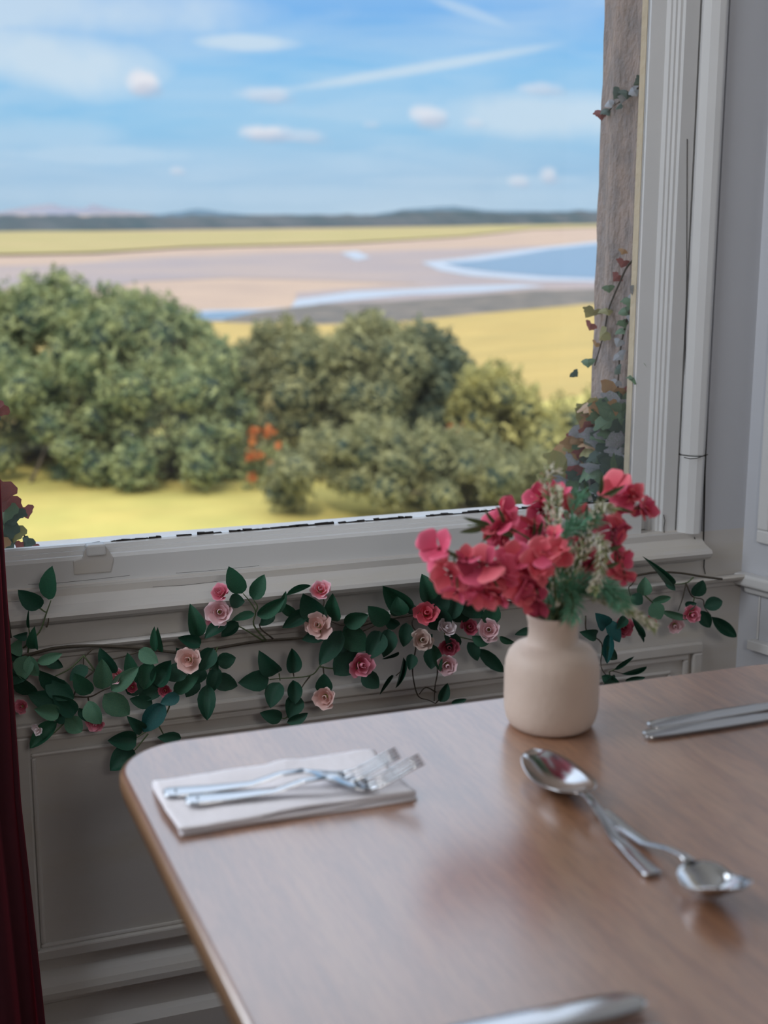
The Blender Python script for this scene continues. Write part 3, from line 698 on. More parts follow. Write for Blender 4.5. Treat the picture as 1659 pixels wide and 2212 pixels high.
# ------------------------------------------------------------------ table
WOOD = bpy.data.materials.new('light_oak_tabletop'); WOOD.use_nodes = True; t = WOOD.node_tree; p = t.nodes['Principled BSDF']
c = t.nodes.new('ShaderNodeTexCoord'); mp = t.nodes.new('ShaderNodeMapping'); mp.inputs['Scale'].default_value = (20, 1.6, 20); mp.inputs['Rotation'].default_value = (0, 0, math.radians(-4))
t.links.new(c.outputs['Object'], mp.inputs[0])
n1 = N(t, 'ShaderNodeTexNoise', **{'Scale': 1.3, 'Detail': 6.0, 'Roughness': .6, 'Distortion': .6}); t.links.new(mp.outputs[0], n1.inputs['Vector'])
n2 = N(t, 'ShaderNodeTexNoise', **{'Scale': 9.0, 'Detail': 4.0}); t.links.new(mp.outputs[0], n2.inputs['Vector'])
cc = ramp(t, n1.outputs[0], [(.32, rgb(122, 80, 54)), (.5, rgb(146, 100, 70)), (.68, rgb(160, 116, 84))])
g2 = ramp(t, n2.outputs[0], [(.42, (1, 1, 1, 1)), (.5, (.76, .74, .72, 1)), (.58, (1, 1, 1, 1))])
mm = t.nodes.new('ShaderNodeMix'); mm.data_type = 'RGBA'; mm.blend_type = 'MULTIPLY'; mm.inputs[0].default_value = 1
t.links.new(cc, mm.inputs[6]); t.links.new(g2, mm.inputs[7]); t.links.new(mm.outputs[2], p.inputs['Base Color'])
p.inputs['Roughness'].default_value = .42; p.inputs['Specular IOR Level'].default_value = .75
p.inputs['Coat Weight'].default_value = 1.0; p.inputs['Coat IOR'].default_value = 3.0; p.inputs['Coat Roughness'].default_value = .24
EDGE = mat('varnished_oak_edge', rgb(132, 98, 68), rough=.5, color2=rgb(106, 76, 52), vscale=2, stretch=(1, 1, 20))
TX0, TX1, TY0, TY1, TZ, TT, TR = .1885, .945, .42, 1.184, .75, .034, .07
tb = empty('dining_table', ((TX0+TX1)/2, (TY0+TY1)/2, 0), label='light oak dining table with rounded corners under the window', cat='table')
def outline(ins, r):
    pts = []
    for cx_, cy_, a0 in ((TX1-TR, TY1-TR, 0), (TX0+TR, TY1-TR, 90), (TX0+TR, TY0+TR, 180), (TX1-TR, TY0+TR, 270)):
        for k in range(13):
            a = math.radians(a0+90*k/12); pts.append((cx_+(r-ins)*math.cos(a), cy_+(r-ins)*math.sin(a)))
    return pts
rings = [(.006, 0.0), (.002, -.0015), (0.0, -.005), (0, -.014), (.002, -.022), (.008, -.029), (.018, -TT)]
V, Fc = [], []; n = 52
for ins, dz in rings: V += [(x, y, TZ+dz) for x, y in outline(ins, TR)]
Fc.append(tuple(range(n)))
for i in range(len(rings)-1):
    Fc += [(i*n+k, (i+1)*n+k, (i+1)*n+(k+1) % n, i*n+(k+1) % n) for k in range(n)]
Fc.append(tuple(range((len(rings))*n-1, (len(rings)-1)*n-1, -1)))
top = mob('tabletop', V, Fc, WOOD, tb, smooth=True); top.data.materials.append(EDGE)
for i, pl_ in enumerate(top.data.polygons):
    if i == 0 or i == len(top.data.polygons)-1: pl_.use_smooth = False
    elif i > n: pl_.material_index = 1
fixn(top)
v, f = lathe([(.03, .02), (.035, .08), (.035, TZ-TT)], (TX0+TX1)/2, (TY0+TY1)/2, 24); fixn(mob('column', v, f, DARK, tb, smooth=True))
v, f = lathe([(.001, 0), (.22, 0), (.22, .012), (.05, .03), (.001, .035)], (TX0+TX1)/2, (TY0+TY1)/2, 40); fixn(mob('foot', v, f, DARK, tb, smooth=True))

# ------------------------------------------------------------------ napkin and cutlery
def napkin(name, x0, x1, y0, y1, z, label):
    e = empty(name, ((x0+x1)/2, (y0+y1)/2, z), label=label, cat='napkin')
    for layer in range(3):
        nx, ny = 44, 22; V = []
        z0 = z+.0006+layer*.0017
        for i in range(nx+1):
            for j in range(ny+1):
                u, w = i/nx, j/ny
                x = x0+(x1-x0)*u+.0015*math.sin(w*5+layer)-.001*layer; y = y0+(y1-y0)*w+.0018*math.sin(u*6+layer*2)+layer*.001
                h = .0009*layer*(1+mnoise.noise(Vector((u*5, w*3, layer*3.3)))) + (.0022*max(0, mnoise.noise(Vector((u*4+w*2, w*5, 7)))) if layer == 2 else 0)
                h += .004*max(0, w-.85)/.15*max(0, mnoise.noise(Vector((u*6, 0, 2)))) if layer == 2 else 0
                V.append((x, y, z0+h))
        n_ = ny+1
        Fc = [(i*n_+j, (i+1)*n_+j, (i+1)*n_+j+1, i*n_+j+1) for i in range(nx) for j in range(ny)]
        o = mob('paper_fold', V, Fc, NAPK, e, smooth=True); m_ = o.modifiers.new('thick', 'SOLIDIFY'); m_.thickness = .0011; m_.offset = 1
    return e
napkin('paper_napkin', .210, .407, .982, 1.079, TZ, 'folded beige paper napkin under the two forks')
def along(A, B, roll=0.0):
    A, B = Vector(A), Vector(B); d = (B-A); d.z = 0; L = d.length; d.normalize(); s = Vector((-d.y, d.x, 0)); u = Vector((0, 0, 1))
    q = Matrix.Rotation(roll, 3, d); s2, u2 = q @ s, q @ u
    return lambda s_, t_, z_: A+d*s_+s2*t_+u2*z_, L
def loft(T, stations, nx=9, th=.0016, dish=None):
    """stations: (s, halfwidth, z, depth); a sheet of thickness th; depth > 0 hollows the middle"""
    V, Fc = [], []; n = len(stations)
    for top in (1, 0):
        for s, w, z, dp in stations:
            for j in range(nx):
                q = -1+2*j/(nx-1)
                zz_ = z-dp*(1-abs(q)**2.2)+(0 if top else -th*(1-.45*abs(q)))+(.0004*(1-q*q) if top and dp == 0 else 0)
                V.append(T(s, w*q, zz_))
    o = n*nx
    for i in range(n-1):
        for j in range(nx-1):
            a = i*nx+j; Fc.append((a, a+1, a+nx+1, a+nx)); Fc.append((o+a, o+a+nx, o+a+nx+1, o+a+1))
        Fc.append((i*nx, (i+1)*nx, o+(i+1)*nx, o+i*nx)); Fc.append((i*nx+nx-1, o+i*nx+nx-1, o+(i+1)*nx+nx-1, (i+1)*nx+nx-1))
    for j in range(nx-1):
        Fc.append((j, o+j, o+j+1, j+1)); k = (n-1)*nx+j; Fc.append((k, k+1, o+k+1, o+k))
    return V, Fc
def sm(a, b, x): x = max(0, min(1, (x-a)/(b-a))); return x*x*(3-2*x)
def fork(A, B, z, label):
    T, L = along((A[0], A[1], z), (B[0], B[1], z)); e = empty('fork', T(L/2, 0, 0), label=label, cat='fork', group='two forks on the napkin')
    k = L/.205
    def zc_(s):   # arch then head rising to the tines
        s /= k
        return .0022+.0105*math.exp(-((s-.112)/.026)**2)+.020*sm(.150, .212, s)**1.2
    st = [(0, .0045), (.0012, .0072), (.004, .0088), (.012, .0094), (.04, .0078), (.075, .0052), (.10, .0038), (.120, .0034)]
    S1 = [(s*k, w, zc_(s*k), 0) for s, w in st]
    v, f = loft(T, S1, 9, .0022); o = mob('handle', v, f, METAL, e, smooth=True)
    st = [(.120, .0034), (.127, .0045), (.134, .0080), (.142, .0112), (.150, .0122), (.158, .0124)]
    v, f = loft(T, [(s*k, w, zc_(s*k), 0.0018*sm(.127, .145, s)) for s, w in st], 13, .0018); mob('head', v, f, METAL, e, smooth=True)
    for q in (-1, -.333, .333, 1):
        ss = [.1575, .165, .175, .185, .195, .204]
        v, f = loft(lambda s, t_, z_, q=q: T(s, t_+q*.0102*(1-.06*(s/k-.157)/.05), z_), [(s*k, [.0019, .0015, .0013, .0012, .0011, .0007][i], zc_(s*k)-(0.0014 if abs(q) < .5 else 0)*(1-i/5), 0) for i, s in enumerate(ss)], 5, .0018)
        mob('tine', v, f, METAL, e, smooth=True)
    v, f = lathe([(.0001, .0001), (.0011, .0001), (.0011, .0004)], 0, 0, 8)
    h = T(.010, 0, .0025+.0006); v = [Vector(q_)+h for q_ in v]; mob('stamped_dot', v, f, DARK, e)
    return e
zf = TZ+.0092
def gz(x, y, z): q = onZ(x, y, z); return (q.x, q.y)
fork(gz(353, 1717, zf), gz(862, 1612, zf+.026), zf, 'stainless steel fork on the napkin, the one farther from the viewer')
fork(gz(400, 1733, zf), gz(913, 1626, zf+.026), zf, 'stainless steel fork on the napkin, the one nearer the front edge')
def spoon(A, B, z, label, roll=0.0, k=1.0, up=.004, bf=.33, bw=1.0):
    T, L = along((A[0], A[1], z), (B[0], B[1], z), roll); e = empty('dessert_spoon', T(L/2, 0, 0), label=label, cat='spoon')
    L0 = .200; k = L/L0; nb = .2*(1-bf)
    g = lambda s: s*nb/.134 if s < .134 else nb+(s-.134)/.066*(.2-nb)
    gi = lambda s: s*.134/nb if s < nb else .134+(s-nb)/(.2-nb)*.066
    def zc_(s): s = gi(s/k); return .0035+.0145*math.exp(-((s-.118)/.028)**2)*1.0+.0065*sm(.125, .150, s)+up*sm(.150, .200, s)
    st = [(0, .0062), (.001, .0070), (.006, .0070), (.03, .0060), (.07, .0044), (.10, .0034), (.125, .0032), (.136, .0042)]
    v, f = loft(T, [(g(s)*k, w, zc_(g(s)*k), 0) for s, w in st], 9, .0026); mob('handle', v, f, METAL, e, smooth=True)
    S1 = []
    for i in range(15):
        u = i/14; s = g(.134+.066*u)
        w = .0205*bw*math.sqrt(max(0, 1-(2*(u**.88)-1)**2))+.0012
        if i == 0: w = .0042
        S1.append((s*k, w, zc_(s*k)*(1-.0) if i else zc_(s*k), .0105*math.sin(PI*min(1, u*.98+.01))**.8 if 0 < i < 14 else 0))
    v, f = loft(T, S1, 17, .0011); o = mob('bowl', v, f, METAL, e, smooth=True)
    return e
spoon(gz(1412, 1888, TZ+.003), gz(1150, 1622, TZ+.012), TZ, 'dessert spoon with its bowl towards the cream vase', bf=.46, bw=1.15)
spoon(gz(1298, 1752, TZ+.003), gz(1604, 1906, TZ+.028), TZ, 'dessert spoon with its bowl towards the viewer at the right', up=.014)
def knife(A, B, z, label, w=.0095, tilt=0.0, grp=None, bk=1.0):
    """A blade tip, B towards the handle; length fixed"""
    A, B = Vector((*A, z)), Vector((*B, z)); B = A+(B-A).normalized()*(.215+.113*(bk-1))
    T, L = along(A, B, tilt); e = empty('table_knife', T(L/2, 0, 0), label=label, cat='knife', group=grp)
    st = [(0, .0035), (.0015, .0060), (.006, w*.86), (.02, w), (.06, w*1.02), (.095, w*.94), (.108, w*.7), (.113, .0052)]
    v, f = loft(T, [(s*bk, a, .0040, 0) for s, a in st], 7, .0022); mob('blade', v, f, METALB, e, smooth=True)
    st = [(.112, .0052), (.118, .0058), (.13, .0062), (.17, .0078), (.205, .0088), (.213, .0078), (.215, .005)]
    v, f = loft(T, [(s+.113*(bk-1), a, .0058, 0) for s, a in st], 7, .0050); mob('handle', v, f, METAL, e, smooth=True)
    return e
knife(gz(1392, 1586, TZ+.004), gz(1659, 1546, TZ+.004), TZ, 'steel table knife right of the vase, the nearer of the pair', .0085, .12, None, 1.3)
knife(gz(1402, 1566, TZ+.004), gz(1659, 1524, TZ+.004), TZ, 'steel table knife right of the vase, the farther of the pair', .0085, .12, None, 1.3)
knife(gz(1392, 2154, TZ+.008), gz(1000, 2232, TZ+.008), TZ+.003, 'steel table knife reflecting the blue sky at the near edge of the table', .0125, .03, None, 1.3)
knife(gz(1440, 2222, TZ+.004), gz(1000, 2316, TZ+.004), TZ, 'steel table knife barely in view, in front of the sky reflecting knife', .0105, .05)

# ------------------------------------------------------------------ vase
VX, VY = .590, 1.098
vase_d = depth((VX, VY, .8)); m2p = vase_d/F
def vz(y): # height on the axis plane facing the viewer
    h = Vector((VX, VY, 0)); dh = h.dot(HD); d = ray(1195, y); k = dh/Vector((d.x, d.y, 0)).dot(HD); return EYE.z+d.z*k
rb, rn = 102.5*m2p, 57*m2p
zb_, z_nb, z_nt = TZ, vz(1388), vz(1326)
H = z_nt-TZ
prof = [(.001, TZ+.0008), (rb*.80, TZ+.0005), (rb*.88, TZ+.003), (rb*.95, TZ+.009), (rb*.992, TZ+.018), (rb, TZ+.03), (rb, z_nb-.028), (rb*.985, z_nb-.018), (rb*.93, z_nb-.010), (rb*.82, z_nb-.004), (rb*.68, z_nb-.0012),
        (rn*1.05, z_nb+.0003), (rn*.96, z_nb+.003), (rn*.93, z_nb+.010), (rn*.95, (z_nb+z_nt)/2+.006), (rn*1.0, z_nt-.004), (rn*1.02, z_nt-.001), (rn*.99, z_nt+.0005), (rn*.94, z_nt), (rn*.90, z_nt-.006), (rn*.86, z_nb+.004), (rn*.8, z_nb-.03), (.001, z_nb-.032)]
v, f = lathe(prof, VX, VY, 72); o = mob('flower_vase', v, f, CERAM, smooth=True); fixn(o)
tag(o, 'matt cream ceramic bottle vase holding the bouquet on the table', 'vase')

# ------------------------------------------------------------------ petals, flowers
def petal_mesh(name, r0, r1, h, span, flare, lip=0.15, nu=6, nv=6, wav=1.0):
    V, Fc, tp = [], [], []
    for i in range(nv+1):
        t_ = i/nv
        rad = r0+(r1-r0)*math.sin(t_*PI/2)**.9+flare*t_**4
        z = h*(t_-.12*t_**5)-flare*.5*t_**6
        half = span/2*(math.sin(PI*(.12+.62*t_))**.7)*(1-lip*t_**5)
        rad_ = rad
        for j in range(nu+1):
            rad = rad_; q = -1+2*j/nu; a = q*half
            zz_ = z-h*.26*abs(q)**2.2*t_+.05*wav*h*math.sin(q*5+r0*9)*t_; rad = rad*(1+wav*(.06*q*t_+.05*math.sin(q*6+2)*t_**2))
            V.append((rad*math.cos(a), rad*math.sin(a), zz_)); tp.append(t_**1.6)
    n = nu+1
    Fc = [(i*n+j, i*n+j+1, (i+1)*n+j+1, (i+1)*n+j) for i in range(nv) for j in range(nu)]
    me = mesh_data(name, V, Fc, None, True)
    at = me.attributes.new('tip', 'FLOAT', 'POINT'); at.data.foreach_set('value', tp)
    me.materials.append(None); return me
def inst(name, me, parent, Mx, material=None, **kw):
    o = bpy.data.objects.new(name, me); COL.objects.link(o); o.parent = parent
    o.matrix_basis = Mx
    if material is not None:
        o.material_slots[0].link = 'OBJECT'; o.material_slots[0].material = material
    return tag(o, **kw)
ROSEP = [petal_mesh('inner_petal', .04, .24, .98, 3.4, -.10), petal_mesh('middle_petal', .14, .50, .96, 2.3, -.02), petal_mesh('outer_petal', .2, .80, .84, 2.0, .06), petal_mesh('open_petal', .2, .95, .60, 1.7, .16)]
vv, ff = lathe([(.02, -.22), (.10, -.2), (.16, -.08), (.24, .02), (.16, .10), (.05, .2), (.01, .22)], 0, 0, 8)
for k in range(5):
    a = 2*PI*k/5; k0 = len(vv); ca, sa = math.cos(a), math.sin(a)
    vv += [(.15*ca-.12*sa, .15*sa+.12*ca, 0), (.15*ca+.12*sa, .15*sa-.12*ca, 0), (.62*ca, .62*sa, .12), (.4*ca, .4*sa, -.02)]
    ff += [(k0, k0+3, k0+2), (k0+3, k0+1, k0+2)]
CALYX = mesh_data('calyx', vv, ff, SEPAL, True)
def basis(zdir, origin, scale, spin=0.0):
    z = Vector(zdir).normalized(); a = z.cross(Vector((.3, .1, 1))).normalized(); b = z.cross(a)
    m = Matrix((a, b, z)).transposed().to_4x4() @ Matrix.Rotation(spin, 4, 'Z') @ Matrix.Scale(scale, 4); m.translation = origin; return m
def face(px, py, up=0.0, side=0.0):
    return -FW*1.0+UP*up+RT*side
def rose(parent, px, py, rpx, kind, Y=1.80, up=.25, side=0.0, openf=1, dz=None):
    c_ = onY(px, py, Y); s = rpx*depth(c_)/F*1.02
    ax = face(px, py, up, side); ax.normalize(); c_ = c_-ax*s*.35
    r = inst('rose', CALYX, parent, basis(ax, c_-WL[parent], s, R.uniform(0, 6)), None, label={'pale': 'pale pink rose', 'peach': 'peach pink rose', 'pink': 'pink rose', 'deep': 'deep pink rose', 'coral': 'coral rose', 'white': 'white rose', 'mix': 'pink and white rose', 'beige': 'beige pink rose'}[kind])
    m = PET[kind]
    for lay, n_ in ((0, 3), (1, 4), (2, 5)) + (((3, 4),) if openf > 1 else ()):
        off = R.uniform(0, 6)
        for k in range(n_):
            inst('petal', ROSEP[lay], r, Matrix.Rotation(off+2*PI*k/n_+R.uniform(-.15, .15), 4, 'Z') @ Matrix.Rotation(R.uniform(-.10, .30)*(lay+.3)*.6, 4, 'Y') @ Matrix.Diagonal((R.uniform(.88, 1.12), R.uniform(.9, 1.1), R.uniform(.86, 1.1), 1)), m)
    return r

# leaf shapes: unit length along +X
def leaf_mesh(name, wfun, fold=.12, curl=.08, nseg=10, serr=.0):
    V, Fc = [], []
    for i in range(nseg+1):
        u = i/nseg; w = wfun(u)*.5
        if i % 2 and 0 < i < nseg: w *= 1-serr
        zc2 = -curl*4*(u-.5)**2+curl*.2
        for q in (-1, -.5, 0, .5, 1):
            V.append((u, w*q, zc2+fold*abs(q)*w*2-.02*(1 if q == 0 else 0)))
    Fc = [(i*5+j, i*5+j+1, (i+1)*5+j+1, (i+1)*5+j) for i in range(nseg) for j in range(4)]
    me = mesh_data(name, V, Fc, None, True); me.materials.append(None); return me
def wf(u): return (math.sin(PI*u**.80)**.75 if 0 < u < 1 else 0.0)
LEAFS = [leaf_mesh('leaf_flat', wf, .10, .03, serr=.03), leaf_mesh('leaf_curled', wf, .22, .12, serr=.03), leaf_mesh('leaf_cupped', lambda u: wf(u)*1.0, .30, -.10), leaf_mesh('leaf_folded', wf, .5, .05)]
def lobed(u_pts):
    V = [(0, 0, 0)]; 
    for x, y in u_pts: V.append((x, y, -.34*abs(y)-.25*(x-.4)**2))
    n = len(u_pts); V.append((.45, 0, .05)); Fc = [(n+1, i, i+1) for i in range(0, n)] + [(n+1, n, 0)]
    me = mesh_data('lobed_leaf', V, Fc, None, False); me.materials.append(None); return me
half = [(-.12, .16), (-.08, .34), (.10, .40), (.22, .52), (.34, .50), (.40, .36), (.52, .36), (.60, .24), (.78, .14)]
LOBE = [lobed(half+[(1.0, 0)]+[(x, -y) for x, y in half[::-1]]),
        lobed([(-.10, .2), (.05, .42), (.25, .46), (.42, .34), (.6, .30), (.75, .16)]+[(1.0, 0.02)]+[(.75, -.14), (.6, -.30), (.42, -.36), (.25, -.48), (.05, -.40), (-.10, -.18)])]
def leaf(parent, b, tp, w, me, material, tilt=(0, 0), zs=None, name='leaf'):
    """b, tp: world points of leaf base and tip; w: width in metres"""
    b, tp = Vector(b), Vector(tp); d = tp-b; L = d.length; d.normalize()
    nrm = (-FW+UP*tilt[0]+RT*tilt[1]); nrm = (nrm-d*nrm.dot(d)).normalized(); s = nrm.cross(d)
    m = Matrix((d*L, s*w, nrm*L)).transposed().to_4x4(); m.translation = b-WL[parent]
    return inst(name, me, parent, m, material)

# ------------------------------------------------------------------ rose garland under the window
gar = empty('rose_garland', (0.75, 1.84, 0.63), label='faux rose garland of dark leaves and pink roses strung along the window sill', cat='garland')
GYp = 1.822
def stem(parent, px, Y, r, r1=None, m=WOODST, name='stem', n=6):
    v, f = tube(smooth_path([onY(p[0], p[1], p[2] if len(p) > 2 else Y) for p in px], n), r, 6, r1); return mob(name, v, f, m, parent, smooth=True)
stem(gar, [(20, 1424), (60, 1415), (120, 1400), (200, 1395), (300, 1400), (400, 1410), (480, 1398), (560, 1385), (650, 1378), (730, 1368), (800, 1345), (880, 1330), (960, 1318), (1060, 1304), (1140, 1296), (1230, 1275), (1310, 1255), (1370, 1244), (1420, 1236), (1470, 1238), (1520, 1246), (1560, 1251)], 1.838, .0024, .0019)
GB = [[(50, 1400), (85, 1365), (100, 1325), (110, 1297)], [(100, 1355), (104, 1345), (105, 1335)], [(84, 1312), (98, 1322), (103, 1318)], [(60, 1410), (64, 1380), (62, 1355)], [(24, 1378), (20, 1345), (15, 1310)],
      [(200, 1402), (182, 1420), (180, 1440)], [(182, 1415), (150, 1445), (110, 1465)], [(180, 1415), (205, 1450), (185, 1440)], [(205, 1448), (170, 1480), (150, 1530), (143, 1556)], [(160, 1505), (195, 1505), (225, 1490), (260, 1480)], [(190, 1505), (192, 1515), (200, 1530)], [(143, 1556), (125, 1540)], [(140, 1560), (120, 1580), (90, 1605)],
      [(310, 1405), (260, 1420), (230, 1426)], [(430, 1400), (425, 1385), (424, 1378)], [(575, 1383), (548, 1350), (552, 1322), (540, 1300), (525, 1282)], [(552, 1322), (556, 1310), (548, 1296)], [(590, 1380), (560, 1350), (600, 1318)], [(570, 1385), (520, 1355), (480, 1340)], [(470, 1398), (455, 1440), (448, 1480)], [(455, 1440), (420, 1460), (385, 1480), (372, 1500)],
      [(372, 1500), (360, 1540), (330, 1570), (290, 1597)], [(340, 1562), (355, 1590)], [(320, 1585), (300, 1610), (290, 1622)],
      [(735, 1368), (710, 1410), (690, 1440), (668, 1460), (600, 1466), (582, 1468)], [(670, 1460), (655, 1480), (645, 1500)], [(603, 1455), (605, 1470)], [(633, 1450), (635, 1462)], [(690, 1440), (720, 1444), (765, 1440)], [(698, 1440), (702, 1480)], [(625, 1545), (615, 1552), (605, 1550)],
      [(780, 1365), (835, 1340), (890, 1325)], [(760, 1345), (735, 1350), (700, 1335)], [(690, 1330), (700, 1300), (690, 1285)], [(810, 1350), (835, 1345), (838, 1358)], [(895, 1325), (890, 1350), (905, 1370)], [(905, 1365), (893, 1430), (892, 1460), (903, 1503), (925, 1512), (942, 1520)], [(942, 1495), (920, 1485), (905, 1500)], [(942, 1518), (952, 1508)], [(940, 1400), (945, 1450), (940, 1480), (938, 1515)],
      [(1055, 1345), (1020, 1320), (990, 1300)], [(1030, 1375), (1036, 1400)], [(990, 1375), (1030, 1385)],
      [(1375, 1243), (1365, 1262), (1358, 1270), (1362, 1290)], [(1498, 1247), (1480, 1260), (1440, 1262)], [(1482, 1258), (1475, 1290), (1465, 1320)], [(1482, 1260), (1495, 1288), (1518, 1295), (1522, 1312), (1536, 1330)], [(1390, 1283), (1408, 1300), (1430, 1320)], [(1500, 1290), (1497, 1305)],
      [(1265, 1330), (1268, 1365), (1300, 1390), (1298, 1440), (1320, 1470)], [(1320, 1470), (1318, 1450), (1345, 1455)], [(1330, 1445), (1315, 1452)], [(880, 1418), (875, 1440), (855, 1460)]]
for p in GB: stem(gar, p, GYp+.004, .0013, .0007, WOODST if R.random() < .6 else GSTEM, 'twig', 4)
D_, M_, L_, T_ = LEAF_D, LEAF_M, LEAF_L, LEAF_T
